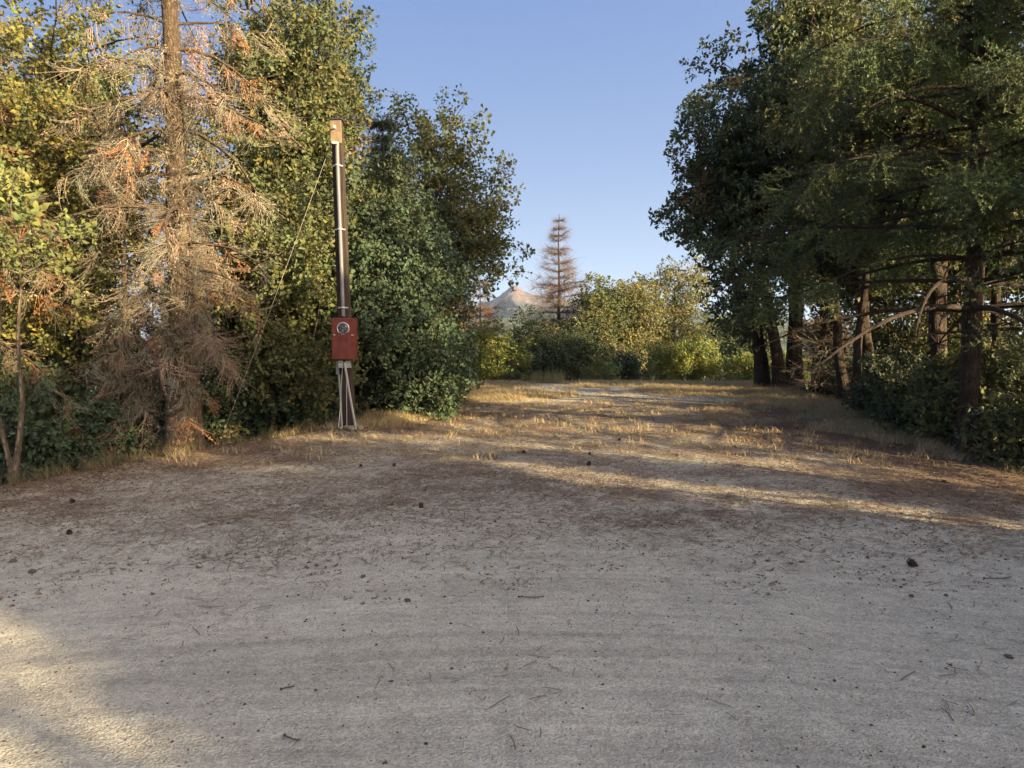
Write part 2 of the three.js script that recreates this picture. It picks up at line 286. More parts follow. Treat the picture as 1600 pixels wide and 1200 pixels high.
// A broadleaf tree or bush: stems, limbs that reach every leaf cluster, sprays of leaves round the clusters. Crowns are [x, y, z, rx, ry, rz, clusters] in world metres.
function broadleaf(o) {
  const R = rng(o.seed), [bx, bz] = o.at, by = ground(bx, bz) - 0.06, B = V(bx, by, bz);
  const t = thing(o.name, o.label, o.category ?? 'tree', [bx, by, bz], o.group);
  const nodes = [], clusters = [];
  for (const [x, y, z, rx, ry, rz, n] of o.crowns) for (let k = 0; k < n; k++) {
    const d = randDir(R), q = Math.pow(R(), 0.42) * (0.88 + 0.85 * n3(d.x * 2.3 + o.seed, d.y * 2.3, d.z * 2.3));
    const p = V(x + d.x * rx * q, y + d.y * ry * q, z + d.z * rz * q).sub(B); if (p.y > 0.15) clusters.push(p);
  }
  const stems = o.stems ?? [[0, 0, 0, null]];
  stems.forEach(([dx, dz, lean, top], si) => {
    const c = o.crowns[si % o.crowns.length], e = top ? V(...top).sub(B) : V(c[0], c[1] + c[4] * 0.45, c[2]).sub(B), b = V(dx, 0, dz), n = Math.max(6, Math.round(e.y / 0.35)), pts = [], rad = [];
    const w = o.wobble ?? 0.12, r0 = (o.trunkR ?? 0.12) * (si ? 0.6 + 0.4 * R() : 1);
    for (let i = 0; i <= n; i++) { const u = i / n, h = u * e.y; pts.push(V(mix(b.x, e.x, Math.pow(u, 1.25)) + w * n3(h * 0.7, o.seed, si) * Math.min(1, h), h, mix(b.z, e.z, Math.pow(u, 1.25)) + w * n3(h * 0.7, o.seed + 9, si) * Math.min(1, h))); rad.push(r0 * (1 - 0.82 * u) * (1 + 0.35 * Math.exp(-h * 4))); }
    const P = [], I = [], U = []; tube(P, I, U, pts, rad, r0 > 0.09 ? 12 : 7, 0.16, o.seed + si);
    part('trunk', soup(P, I, { uv: U }), BARK[o.bark ?? 'oak'], t);
    pts.forEach((p, i) => { if (i > n * (o.fork ?? 0.25)) nodes.push({ p, r: rad[i], w: 0, up: -1 }); });
  });
  const axis = (p) => Math.min(...nodes.slice(0, 60).map((q) => q.p.distanceTo(p)));
  clusters.forEach((p) => { p.key = axis(p); }); clusters.sort((a, b) => a.key - b.key);
  const chains = [];
  for (const c of clusters) {
    let best = 0, cost = 1e9;
    nodes.forEach((q, i) => { const d = q.p.distanceTo(c) + 1.3 * Math.max(0, q.p.y - c.y) + (q.up < 0 ? 0 : 0.15); if (d < cost) { cost = d; best = i; } });
    const a = nodes[best].p, L = a.distanceTo(c), m = Math.max(2, Math.round(L / 0.4)), chain = [best]; let up = best;
    const bow = V((R() - .5) * 0.3, 0.18 + 0.2 * R(), (R() - .5) * 0.3).multiplyScalar(L * 0.7);
    for (let i = 1; i <= m; i++) { const u = i / m, p = a.clone().lerp(c, u).addScaledVector(bow, Math.sin(u * 3.14) * 0.6).add(randDir(R).multiplyScalar(i < m ? 0.05 : 0)); nodes.push({ p, r: 0, w: 0, up }); up = nodes.length - 1; chain.push(up); }
    chains.push(chain); for (let i = up; i >= 0; i = nodes[i].up) nodes[i].w++;
  }
  const P = [], I = [], U = [], rmin = o.twig ?? 0.008;
  for (const ch of chains) { const rad = ch.map((i, k) => Math.min(rmin * Math.pow(Math.max(1, nodes[i].w), 0.52) * 1.5, (o.trunkR ?? 0.12) * 0.6)); rad[0] = Math.min(rad[0], rad[1] * 1.2); rad[rad.length - 1] *= 0.6; tube(P, I, U, ch.map((i) => nodes[i].p), rad, rad[1] > 0.02 ? 6 : 4); }
  if (P.length) part('branches', soup(P, I, { uv: U }), BARK[o.bark ?? 'oak'], t, 'stuff');
  const list = [], cr = o.cr ?? 0.32, mid = V(o.crowns[0][0], o.crowns[0][1], o.crowns[0][2]).sub(B);
  for (const c of clusters) {
    const k0 = 0.78 + 0.5 * R(), hue = R() < (o.dry ?? 0.03) ? 1 : 0, outw = c.clone().sub(mid).normalize(), n = Math.round((o.per ?? 16) * (0.6 + 0.8 * R()));
    for (let k = 0; k < n; k++) {
      const d = randDir(R), q = Math.cbrt(R()) * cr, p = V(c.x + d.x * q * 1.15, c.y + d.y * q * 0.8, c.z + d.z * q * 1.15);
      if (o.lanes && inGap(p.clone().add(B), o.lanes)) continue;
      if (p.y < 0.03) continue;
      const dir = d.multiplyScalar(0.8).addScaledVector(outw, 0.5).add(V(0, 0.25, 0)).addScaledVector(randDir(R), 0.5).normalize();
      const v = k0 * (0.7 + 0.6 * R()), y = R();
      const col = hue ? lin(0.20 * v, 0.14 * v, 0.05 * v) : lin(o.tone[0] * v * (0.85 + 0.5 * y), o.tone[1] * v, o.tone[2] * v * (1.25 - 0.5 * y));
      list.push([p, dir, R() * 6.28, (o.size ?? 1) * (0.7 + 0.55 * R()), col]);
    }
  }
  scatter('foliage', SPRAY[o.leaf ?? 'live'], leafMat, list, t);
  return t;
}
// A conifer: straight stem, whorls of branches, branchlets to both sides.
function conifer(o) {
  const R = rng(o.seed), [bx, bz] = o.at, by = ground(bx, bz) - 0.08, t = thing(o.name, o.label, o.category ?? 'tree', [bx, by, bz], o.group);
  const H = o.h, n = Math.round(H / 0.4), pts = [], rad = [];
  for (let i = 0; i <= n; i++) { const u = i / n, h = u * H; pts.push(V((o.lean?.[0] ?? 0) * u + 0.06 * n3(h * 0.5, o.seed, 1) * Math.min(1, h), h, (o.lean?.[1] ?? 0) * u + 0.06 * n3(h * 0.5, o.seed, 2) * Math.min(1, h))); rad.push(o.trunkR * (1 - 0.93 * Math.pow(u, o.taper ?? 1)) * (1 + 0.45 * Math.exp(-h * 3))); }
  const P = [], I = [], U = []; tube(P, I, U, pts, rad, 16, 0.14, o.seed); part('trunk', soup(P, I, { uv: U }), BARK[o.bark ?? 'fir'], t);
  const Q = [], J = [], W = [], list = [], extra = [];
  for (let h = o.from; h < H - 0.1; h += o.step * (0.7 + 0.6 * R())) {
    const u = (h - o.from) / (H - o.from), nb = Math.round(o.whorl * (0.7 + 0.6 * R())), a0 = R() * 6.28;
    for (let k = 0; k < nb; k++) {
      if (o.skip && R() < o.skip) continue;
      const az = a0 + k * 6.283 / nb + (R() - .5) * 0.7, L = Math.max(0.15, o.reach * Math.pow(1 - u, o.shape ?? 0.8) * (o.bottom ? mix(o.bottom, 1, Math.min(1, u * 4)) : 1) * (0.65 + 0.5 * R())), f = h / H * n, i0 = Math.min(n - 1, Math.floor(f)), c = pts[i0].clone().lerp(pts[i0 + 1], f - i0);
      const d = V(Math.cos(az), o.rise + 0.15 * (R() - .5) + 0.35 * u * (o.topRise ?? 1), Math.sin(az)).normalize(), bp = [c], m = Math.max(3, Math.round(L / 0.3));
      for (let i = 1; i <= m; i++) { d.y -= o.sag / m; if (o.hook && i > m * 0.5) d.y += o.hook / m; d.addScaledVector(randDir(R), o.crook ?? 0.06).normalize(); bp.push(bp[i - 1].clone().addScaledVector(d, L / m)); }
      const br = Math.max(0.008, (o.branchR ?? 0.03) * L / o.reach);
      tube(Q, J, W, bp, bp.map((_, i) => br * (1 - 0.8 * i / m) + 0.002), 5);
      const v0 = 0.75 + 0.5 * R();
      for (let i = Math.max(1, Math.floor(m * (o.bareTo ?? 0.2))); i <= m; i++) for (let s = 0; s < (o.dense ?? 3); s++) {
        const p = bp[i].clone().lerp(bp[i - 1], R()), al = bp[i].clone().sub(bp[i - 1]).normalize(), sd = V().crossVectors(al, UP).normalize().multiplyScalar(R() < 0.5 ? 1 : -1);
        const dir = i === m && s === 0 ? al : al.clone().multiplyScalar(0.6).addScaledVector(sd, 0.5 + 0.6 * R()).add(V(0, -(o.hang ?? 0.3) * (0.4 + 1.2 * R()), 0)).addScaledVector(randDir(R), 0.22).normalize();
        if (o.lanes && inGap(p.clone().add(t.position), o.lanes)) continue;
        if (o.patchy && n3(p.x * 0.9 + o.seed, p.y * 0.9, p.z * 0.9) < o.patchy) continue;
        const v = v0 * (0.7 + 0.6 * R()), w = R(), e = o.tone, row = [p, dir, R() * 6.28, (o.size ?? 1) * (0.65 + 0.6 * R()) * Math.min(1, 0.35 + L / o.reach * 1.1), lin(e[0] * v * (0.85 + 0.4 * w), e[1] * v, e[2] * v)];
        if (o.rust && R() < o.rust) { row[4] = lin(0.30 * v, 0.135 * v, 0.06 * v); extra.push(row); } else list.push(row);
      }
    }
  }
  part('branches', soup(Q, J, { uv: W }), BARK[o.bark ?? 'fir'], t, 'stuff');
  scatter(o.spray === 'fir' ? 'foliage' : 'dead_twigs', SPRAY[o.spray], o.spray === 'fir' ? needleMat : dryMat, list, t);
  if (extra.length) scatter('dead_needles', SPRAY.rust, dryMat, extra, t);
  t.userData.pts = undefined;
  return { t, pts, rad, R };
}

// open lanes that let the sun reach the road and the track (places on the ground that are lit in the photograph)
for (const [x, D, r] of [[-2.45, 3.6, 0.3], [-2.9, 3.7, 0.42], [-1.9, 2.6, 0.2], [-2.4, 2.55, 0.3], [1.3, 7.9, 0.12], [0.2, 9.1, 0.10], [3.7, 6.75, 0.14], [1.7, 9.6, 0.15], [2.9, 8.9, 0.12], [-4.0, 10.0, 0.16], [-3.4, 9.2, 0.12]]) gaps.push([V(x, 0.02, -D), r]);
{ const R = rng(99); for (let k = 0; k < 45; k++) { const D = 11.5 + 10.5 * R(), x = mix(-1.2, 6, R()); gaps.push([V(x, 0.02, -D), 0.08 + 0.2 * R()]); } }
{ const R = rng(4242); for (let k = 0; k < 90; k++) { const D = 11 + 11.5 * R(), x = mix(leftEdge(D) - 0.2, rightEdge(D) - 0.8, R()); gaps.push([V(x, 0.02 + 0.1 * R(), -D), 0.05 + 0.24 * R()]); } }   // sun flecks on the far half of the clearing
for (const [x, y, D, q] of [[-0.8, 0.7, 24.9, 0.8], [5.3, 0.5, 26, 0.6], [6.35, 0.6, 26.3, 0.6], [3.35, 3.1, 30, 0.6], [4.9, 3.0, 31, 0.7], [6.7, 3.5, 32, 0.8], [2.0, 3.5, 33, 0.8]]) gaps.push([V(x, y, -D), q]);   // and on the bushes beyond it

// ---------------------------------------------------------------- left side: dead fir, oaks, thicket
const deadTone = [0.22, 0.187, 0.135];
{
  const { t, pts, rad, R } = conifer({ name: 'dead_fir', label: 'large dead fir with tan drooping twigs, left of the meter post', at: [-4.6, -10.75], h: 11, trunkR: 0.25, taper: 0.78, from: 1.3, step: 0.42, whorl: 3.4, reach: 1.9, shape: 0.45, bottom: 0.45, rise: 0.1, sag: 1.1, hang: 1.0, bareTo: 0.15, dense: 4, size: 0.75, patchy: -0.25, spray: 'dead', bark: 'snag', branchR: 0.035, crook: 0.2, tone: deadTone, rust: 0.04, seed: 5 });
  const list = [];
  for (let k = 0; k < 380; k++) { const h = 1.7 + 4.6 * R() * R(), f = h / 11 * (pts.length - 1), i = Math.floor(f), a = R() * 6.28, p = pts[i].clone().lerp(pts[i + 1], f - i), d = V(Math.cos(a), -0.5 - R(), Math.sin(a)).normalize(); p.add(V(Math.cos(a), 0, Math.sin(a)).multiplyScalar(rad[i] * 0.95)); const v = 0.7 + 0.6 * R(); list.push([p, d, R() * 6.28, 0.35 + 0.25 * R(), lin(deadTone[0] * v, deadTone[1] * v, deadTone[2] * v)]); }
  scatter('dead_creeper', SPRAY.dead, dryMat, list, t);
}
conifer({ name: 'dead_fir', label: 'slim dead sapling draped in tan twigs, just left of the large dead fir', at: [-5.45, -10.9], h: 5.6, trunkR: 0.07, from: 0.8, step: 0.22, whorl: 4, reach: 0.75, shape: 0.35, rise: -0.1, sag: 1.2, hang: 1.4, bareTo: 0.1, dense: 3, size: 0.65, patchy: -0.05, spray: 'dead', bark: 'snag', branchR: 0.015, crook: 0.15, tone: [0.22, 0.187, 0.135], rust: 0.02, seed: 6 });
conifer({ name: 'dead_fir', label: 'dead fir with rust red needle clumps at the left edge of the photo', at: [-7.6, -10.4], h: 8.5, trunkR: 0.13, from: 2.0, step: 0.42, whorl: 4, reach: 2.0, shape: 0.5, rise: -0.05, sag: 0.7, hang: 0.7, bareTo: 0.2, dense: 3, size: 0.75, spray: 'dead', bark: 'snag', branchR: 0.025, crook: 0.1, tone: [0.22, 0.18, 0.125], rust: 0.16, seed: 8 });

const GL = 'trees along the left side of the clearing', GR = 'trees along the right side of the clearing', GB = 'trees and bushes beyond the far end of the clearing', GO = 'roadside trees right of and behind the camera';
const yg = [0.16, 0.165, 0.028], dg = [0.055, 0.083, 0.024], bg = [0.038, 0.074, 0.026], og = [0.092, 0.112, 0.026];  // darker leaf greens carry shade in their colour, the yellow green carries sunlight
// crowns below are [x, y, z, rx, ry, rz, clusters]
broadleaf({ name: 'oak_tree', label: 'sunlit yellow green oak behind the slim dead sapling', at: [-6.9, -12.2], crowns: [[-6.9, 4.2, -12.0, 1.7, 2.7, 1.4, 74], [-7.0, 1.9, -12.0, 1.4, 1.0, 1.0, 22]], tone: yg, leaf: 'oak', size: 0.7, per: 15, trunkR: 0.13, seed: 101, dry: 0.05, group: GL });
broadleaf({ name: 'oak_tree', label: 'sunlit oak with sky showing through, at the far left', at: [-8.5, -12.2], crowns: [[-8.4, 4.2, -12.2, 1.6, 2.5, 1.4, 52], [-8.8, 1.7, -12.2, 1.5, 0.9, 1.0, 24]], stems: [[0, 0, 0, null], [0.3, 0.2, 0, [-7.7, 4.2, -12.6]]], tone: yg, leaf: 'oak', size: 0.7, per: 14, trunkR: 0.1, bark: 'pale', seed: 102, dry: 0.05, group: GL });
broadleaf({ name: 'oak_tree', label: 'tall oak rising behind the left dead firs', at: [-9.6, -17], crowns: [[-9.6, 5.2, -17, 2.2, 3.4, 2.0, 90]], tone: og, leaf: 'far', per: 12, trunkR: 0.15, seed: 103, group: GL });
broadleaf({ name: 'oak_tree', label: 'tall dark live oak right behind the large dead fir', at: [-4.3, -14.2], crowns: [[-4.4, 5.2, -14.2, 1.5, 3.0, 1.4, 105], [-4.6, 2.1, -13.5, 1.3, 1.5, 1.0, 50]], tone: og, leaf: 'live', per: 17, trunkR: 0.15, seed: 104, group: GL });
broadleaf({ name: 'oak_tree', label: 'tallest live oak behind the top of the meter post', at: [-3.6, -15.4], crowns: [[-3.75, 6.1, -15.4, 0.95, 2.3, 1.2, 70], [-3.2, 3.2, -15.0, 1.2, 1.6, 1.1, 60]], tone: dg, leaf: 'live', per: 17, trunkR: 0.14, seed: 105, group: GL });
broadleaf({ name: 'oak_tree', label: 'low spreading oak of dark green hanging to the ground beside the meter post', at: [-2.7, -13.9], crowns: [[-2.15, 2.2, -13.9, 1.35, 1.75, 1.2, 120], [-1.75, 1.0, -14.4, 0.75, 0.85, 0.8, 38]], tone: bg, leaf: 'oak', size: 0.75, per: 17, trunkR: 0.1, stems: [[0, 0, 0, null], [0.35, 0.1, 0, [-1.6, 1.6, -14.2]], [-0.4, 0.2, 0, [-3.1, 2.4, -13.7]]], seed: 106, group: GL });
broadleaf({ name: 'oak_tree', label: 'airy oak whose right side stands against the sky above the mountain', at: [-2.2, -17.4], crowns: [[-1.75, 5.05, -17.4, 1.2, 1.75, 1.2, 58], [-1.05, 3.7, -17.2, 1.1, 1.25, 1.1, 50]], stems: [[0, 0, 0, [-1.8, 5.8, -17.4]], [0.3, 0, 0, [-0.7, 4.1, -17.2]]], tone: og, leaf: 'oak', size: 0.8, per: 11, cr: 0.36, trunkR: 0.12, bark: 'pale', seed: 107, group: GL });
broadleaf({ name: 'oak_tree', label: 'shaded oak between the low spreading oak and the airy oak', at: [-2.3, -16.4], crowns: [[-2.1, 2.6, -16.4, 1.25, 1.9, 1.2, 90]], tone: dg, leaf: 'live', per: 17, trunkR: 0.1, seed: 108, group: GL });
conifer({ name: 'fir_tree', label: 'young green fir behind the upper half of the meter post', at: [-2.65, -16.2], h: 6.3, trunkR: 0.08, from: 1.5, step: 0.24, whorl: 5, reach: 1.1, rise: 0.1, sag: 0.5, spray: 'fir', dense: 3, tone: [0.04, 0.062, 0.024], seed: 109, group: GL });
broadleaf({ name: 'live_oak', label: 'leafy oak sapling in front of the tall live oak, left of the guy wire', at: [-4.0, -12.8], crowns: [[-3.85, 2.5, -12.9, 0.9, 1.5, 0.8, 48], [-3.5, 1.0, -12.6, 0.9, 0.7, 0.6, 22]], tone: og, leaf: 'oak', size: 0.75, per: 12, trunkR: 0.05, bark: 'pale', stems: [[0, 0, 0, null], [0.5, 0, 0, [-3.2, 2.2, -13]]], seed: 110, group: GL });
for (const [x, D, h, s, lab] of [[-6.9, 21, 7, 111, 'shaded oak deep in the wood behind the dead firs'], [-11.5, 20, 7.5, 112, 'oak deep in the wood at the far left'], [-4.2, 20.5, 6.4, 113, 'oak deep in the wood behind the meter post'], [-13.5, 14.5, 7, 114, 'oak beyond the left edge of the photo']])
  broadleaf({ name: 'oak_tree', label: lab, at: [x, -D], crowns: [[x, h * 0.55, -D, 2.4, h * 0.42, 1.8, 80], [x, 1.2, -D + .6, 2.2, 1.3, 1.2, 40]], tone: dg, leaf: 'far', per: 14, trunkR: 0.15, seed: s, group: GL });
// thicket under the left trees
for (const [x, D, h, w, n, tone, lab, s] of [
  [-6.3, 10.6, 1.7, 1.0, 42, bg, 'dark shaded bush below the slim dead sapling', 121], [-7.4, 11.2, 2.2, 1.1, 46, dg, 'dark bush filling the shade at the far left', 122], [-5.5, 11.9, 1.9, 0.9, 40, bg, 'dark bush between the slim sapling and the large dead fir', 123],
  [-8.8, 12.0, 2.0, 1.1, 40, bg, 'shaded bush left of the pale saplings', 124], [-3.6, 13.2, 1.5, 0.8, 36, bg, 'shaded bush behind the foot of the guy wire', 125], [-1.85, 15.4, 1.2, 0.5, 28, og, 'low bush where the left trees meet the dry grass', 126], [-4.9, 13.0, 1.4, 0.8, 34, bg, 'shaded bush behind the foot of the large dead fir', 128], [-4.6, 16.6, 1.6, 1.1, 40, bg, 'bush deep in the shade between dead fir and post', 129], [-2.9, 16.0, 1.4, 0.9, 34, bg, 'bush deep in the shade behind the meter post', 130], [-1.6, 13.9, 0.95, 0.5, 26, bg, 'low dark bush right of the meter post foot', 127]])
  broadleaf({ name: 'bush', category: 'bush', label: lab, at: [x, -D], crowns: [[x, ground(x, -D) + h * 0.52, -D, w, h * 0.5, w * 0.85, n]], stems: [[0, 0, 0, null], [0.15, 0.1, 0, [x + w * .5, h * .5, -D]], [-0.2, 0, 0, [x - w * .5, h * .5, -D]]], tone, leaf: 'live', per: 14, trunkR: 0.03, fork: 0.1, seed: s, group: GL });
for (const [x, D, tx, h, lab, s] of [[-5.75, 8.75, -5.5, 3.3, 'thin pale sapling at the left edge, nearest the road', 131], [-5.95, 9.1, -6.2, 3.9, 'thin pale sapling leaning left behind the nearest one', 132]])
  broadleaf({ name: 'sapling', label: lab, category: 'sapling', at: [x, -D], crowns: [[tx, h * 0.78, -D, 0.6, 0.8, 0.5, 7]], stems: [[0, 0, 0, [tx, h, -D]]], tone: [0.13, 0.16, 0.035], leaf: 'oak', size: 0.75, per: 7, trunkR: 0.035, wobble: 0.25, bark: 'pale', seed: s, group: 'pale saplings at the left edge' });

// ---------------------------------------------------------------- right side: firs in front, oaks behind
conifer({ name: 'fir_tree', label: 'large green fir in the right foreground with long drooping branches', at: [6.5, -10.9], h: 12.5, trunkR: 0.15, from: 2.2, step: 0.36, whorl: 5, reach: 3.3, shape: 0.55, rise: 0.12, sag: 0.55, hang: 0.75, spray: 'fir', dense: 3, size: 1.1, patchy: -0.08, tone: [0.085, 0.118, 0.028], branchR: 0.04, seed: 201, lanes: 0.2, group: GR });
conifer({ name: 'fir_tree', label: 'green fir at the right edge of the photo, trunk outside the frame', at: [8.3, -9.4], h: 11, trunkR: 0.2, from: 1.7, step: 0.38, whorl: 5, reach: 2.9, shape: 0.55, rise: 0.12, sag: 0.5, hang: 0.7, spray: 'fir', dense: 3, size: 1.1, patchy: -0.02, tone: [0.085, 0.118, 0.028], branchR: 0.04, seed: 202, lanes: 0.2, group: GR });
conifer({ name: 'fir_tree', label: 'green fir behind the large foreground fir', at: [7.9, -14.3], h: 11.5, trunkR: 0.17, from: 3.6, step: 0.4, whorl: 4, reach: 2.3, shape: 0.6, rise: 0.12, sag: 0.5, hang: 0.7, spray: 'fir', dense: 2, patchy: -0.15, size: 1.1, tone: [0.085, 0.118, 0.028], branchR: 0.04, seed: 203, lanes: 0.2, group: GR });
broadleaf({ name: 'oak_tree', label: 'great oak with several dark trunks at the far right corner of the clearing', at: [7.5, -20.3], crowns: [[7.2, 6.4, -20, 2.3, 3.3, 2.2, 120], [5.6, 5.0, -19.8, 1.35, 2.4, 1.5, 75], [6.2, 2.7, -20.4, 1.45, 1.4, 1.4, 80], [7.6, 9.0, -20, 1.6, 1.7, 1.6, 50]], stems: [[0, 0, 0, [7.3, 8.2, -20]], [-0.45, 0.1, 0, [5.7, 5.8, -19.8]], [0.5, 0.15, 0, [8.2, 6.5, -19.6]], [0.95, -0.2, 0, [8.6, 6, -20.4]], [-0.8, -.3, 0, [6.3, 3.6, -20.3]]], tone: dg, leaf: 'far', per: 14, cr: 0.45, trunkR: 0.23, fork: 0.35, seed: 204, lanes: 0.2, group: GR });
broadleaf({ name: 'oak_tree', label: 'oak with tall sunlit crown between the great oak and the firs', at: [8.0, -17.2], crowns: [[7.4, 6.2, -17.3, 1.9, 3.0, 1.6, 105], [6.7, 3.3, -17.4, 1.3, 1.3, 1.1, 55], [8.0, 3.4, -17.2, 1.5, 1.4, 1.2, 50]], stems: [[0, 0, 0, null], [-0.6, 0.2, 0, [6.6, 5.0, -17.1]]], tone: og, leaf: 'live', size: 1.1, per: 15, trunkR: 0.15, fork: 0.45, seed: 205, lanes: 0.2, group: GR });
broadleaf({ name: 'oak_tree', label: 'slender oak at the edge of the dry grass on the right', at: [6.85, -15.2], crowns: [[7.1, 5.0, -15.2, 1.3, 1.6, 1.2, 45], [7.3, 3.0, -15.2, 1.2, 0.9, 1.0, 30]], tone: og, leaf: 'live', size: 1.05, per: 14, trunkR: 0.1, fork: 0.6, seed: 206, lanes: 0.2, group: GR });
broadleaf({ name: 'oak_tree', label: 'dark forked oak leaning left behind the large foreground fir', at: [7.9, -13.4], crowns: [[7.0, 5.4, -13.6, 1.7, 2.0, 1.4, 62], [8.9, 4.8, -13.2, 1.5, 2.2, 1.3, 56], [7.7, 2.9, -13.3, 1.3, 0.9, 1.0, 34], [9.2, 2.6, -13.2, 1.2, 1.1, 1.0, 34]], stems: [[0, 0, 0, [6.8, 5.6, -13.7]], [0.15, 0, 0, [8.8, 5.2, -13.2]]], tone: og, leaf: 'live', size: 1.05, per: 14, trunkR: 0.17, fork: 0.5, wobble: 0.4, seed: 207, lanes: 0.2, group: GR });
broadleaf({ name: 'oak_tree', label: 'oak sapling with broad green leaves at the right edge', at: [6.9, -9.2], crowns: [[6.4, 2.5, -9.3, 0.75, 0.55, 0.6, 15], [7.4, 3.4, -9.2, 1.0, 1.0, 0.8, 26]], stems: [[0, 0, 0, [7.4, 3.6, -9.2]], [-.15, .05, 0, [6.4, 2.7, -9.3]]], tone: [0.06, 0.098, 0.035], leaf: 'oak', size: 0.8, per: 9, trunkR: 0.06, fork: 0.4, wobble: 0.3, seed: 208, lanes: 0.2, group: GR });
for (const [x, D, h, s, lab, ly] of [[10.6, 17.5, 7.5, 211, 'sunlit oak deep in the wood behind the firs', 1.5], [11.2, 13.3, 6.8, 212, 'sunlit oak deep in the wood at the right edge', 1.3], [12.4, 16.6, 6.6, 214, 'sunlit oak deepest in the right hand wood', 1.6], [11.3, 21, 5.6, 215, 'oak deep in the wood between the great oak and the firs', 1.8]])
  broadleaf({ name: 'oak_tree', label: lab, at: [x, -D], crowns: [[x, h * 0.6, -D, 2.2, h * 0.4, 1.9, 90], [x, ly, -D, 1.9, 1.5, 1.4, 26]], tone: og, leaf: 'far', per: 12, trunkR: 0.14, fork: 0.4, seed: s, lanes: 0.2, group: GR });
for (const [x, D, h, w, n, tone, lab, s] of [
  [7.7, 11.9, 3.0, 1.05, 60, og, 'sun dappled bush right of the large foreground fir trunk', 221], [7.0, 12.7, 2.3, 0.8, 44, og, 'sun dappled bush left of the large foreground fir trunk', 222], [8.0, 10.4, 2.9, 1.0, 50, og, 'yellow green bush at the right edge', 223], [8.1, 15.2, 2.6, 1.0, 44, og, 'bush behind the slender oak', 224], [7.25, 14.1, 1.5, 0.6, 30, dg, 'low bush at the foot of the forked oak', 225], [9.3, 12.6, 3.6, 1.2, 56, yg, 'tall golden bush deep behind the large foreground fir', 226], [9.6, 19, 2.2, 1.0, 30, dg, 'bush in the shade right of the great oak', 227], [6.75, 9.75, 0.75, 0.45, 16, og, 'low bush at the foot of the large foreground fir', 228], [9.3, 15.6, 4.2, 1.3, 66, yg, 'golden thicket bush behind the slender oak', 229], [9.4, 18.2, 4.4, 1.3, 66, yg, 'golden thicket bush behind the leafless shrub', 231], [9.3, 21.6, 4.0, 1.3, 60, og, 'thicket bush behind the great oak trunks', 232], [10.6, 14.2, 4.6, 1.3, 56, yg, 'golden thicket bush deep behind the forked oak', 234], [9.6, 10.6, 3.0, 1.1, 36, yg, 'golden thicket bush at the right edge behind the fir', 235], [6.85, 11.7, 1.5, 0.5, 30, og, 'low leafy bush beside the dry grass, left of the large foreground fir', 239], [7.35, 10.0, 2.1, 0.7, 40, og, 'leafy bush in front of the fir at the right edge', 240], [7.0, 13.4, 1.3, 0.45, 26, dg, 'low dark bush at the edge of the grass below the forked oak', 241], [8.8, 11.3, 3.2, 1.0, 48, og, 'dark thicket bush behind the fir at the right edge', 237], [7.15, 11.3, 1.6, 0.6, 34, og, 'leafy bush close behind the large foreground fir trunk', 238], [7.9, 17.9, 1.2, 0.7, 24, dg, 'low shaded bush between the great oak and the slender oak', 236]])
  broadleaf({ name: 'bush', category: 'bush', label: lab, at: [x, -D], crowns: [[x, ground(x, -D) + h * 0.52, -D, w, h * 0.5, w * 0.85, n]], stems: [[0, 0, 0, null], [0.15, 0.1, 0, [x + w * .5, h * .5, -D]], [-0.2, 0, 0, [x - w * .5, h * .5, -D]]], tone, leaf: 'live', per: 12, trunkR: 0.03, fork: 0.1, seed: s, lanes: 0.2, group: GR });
conifer({ name: 'dead_shrub', category: 'shrub', label: 'pale leafless shrub beside the great oak trunks', at: [7.1, -17.6], h: 1.9, trunkR: 0.03, from: 0.4, step: 0.3, whorl: 3, reach: 0.6, shape: 0.3, rise: 0.6, sag: 0.5, hang: 0.2, spray: 'bare', dense: 2, size: 0.8, bark: 'snag', tone: [0.25, 0.2, 0.14], seed: 230 });
{ // two leaning bare stems at the right edge
  for (const [x, D, tx, ty, r, lab] of [[6.62, 9.75, 7.15, 2.6, 0.035, 'thin dark leaning stem right of the large foreground fir'], [6.2, 9.1, 6.75, 1.5, 0.022, 'pale broken stick leaning at the right edge']]) {
    const g = thing('leaning_stem', lab, 'stem', onGround(x, -D, -0.05)), P = [], I = [], U = [], pts = [0, .25, .5, .75, 1].map((u) => V((tx - x) * u + 0.05 * n3(u * 3, x, 1), ty * u, 0.1 * u)); tube(P, I, U, pts, pts.map((_, i) => r * (1 - 0.12 * i)), 7, 0.15); part('stem', soup(P, I, { uv: U }), r > 0.03 ? BARK.oak : BARK.pale, g);
    const Q = [], J = [], W = []; tube(Q, J, W, [pts[2], pts[2].clone().add(V(-0.1, 0.25, 0.08)), pts[2].clone().add(V(-0.14, 0.5, 0.1))], [r * .4, r * .3, r * .15], 5); part('side_twig', soup(Q, J, { uv: W }), BARK.pale, g);
  }
}
// ---------------------------------------------------------------- beyond the far end
const lime = [0.165, 0.205, 0.034];
conifer({ name: 'dead_pine', label: 'tall bare dead pine standing against the sky at the far end', at: [2.0, -33], h: 8.0, trunkR: 0.13, from: 1.3, step: 0.3, whorl: 6, reach: 2.0, shape: 0.85, rise: 0.22, topRise: 0.7, sag: 0.35, hook: 0.3, hang: 0.0, spray: 'bare', dense: 4, size: 0.9, bark: 'red', branchR: 0.024, crook: 0.17, tone: [0.14, 0.10, 0.075], skip: 0.3, seed: 301 });
conifer({ name: 'dead_pine', label: 'small rust brown dead pine behind the lime bush at the left', at: [-1.4, -34], h: 5.6, trunkR: 0.10, from: 1.2, step: 0.3, whorl: 5, reach: 1.3, shape: 0.55, rise: 0.02, sag: 0.3, hook: 0.3, hang: 0.05, spray: 'bare', dense: 3, size: 0.9, bark: 'red', branchR: 0.024, tone: [0.14, 0.10, 0.075], rust: 0.12, skip: 0.25, seed: 302 });
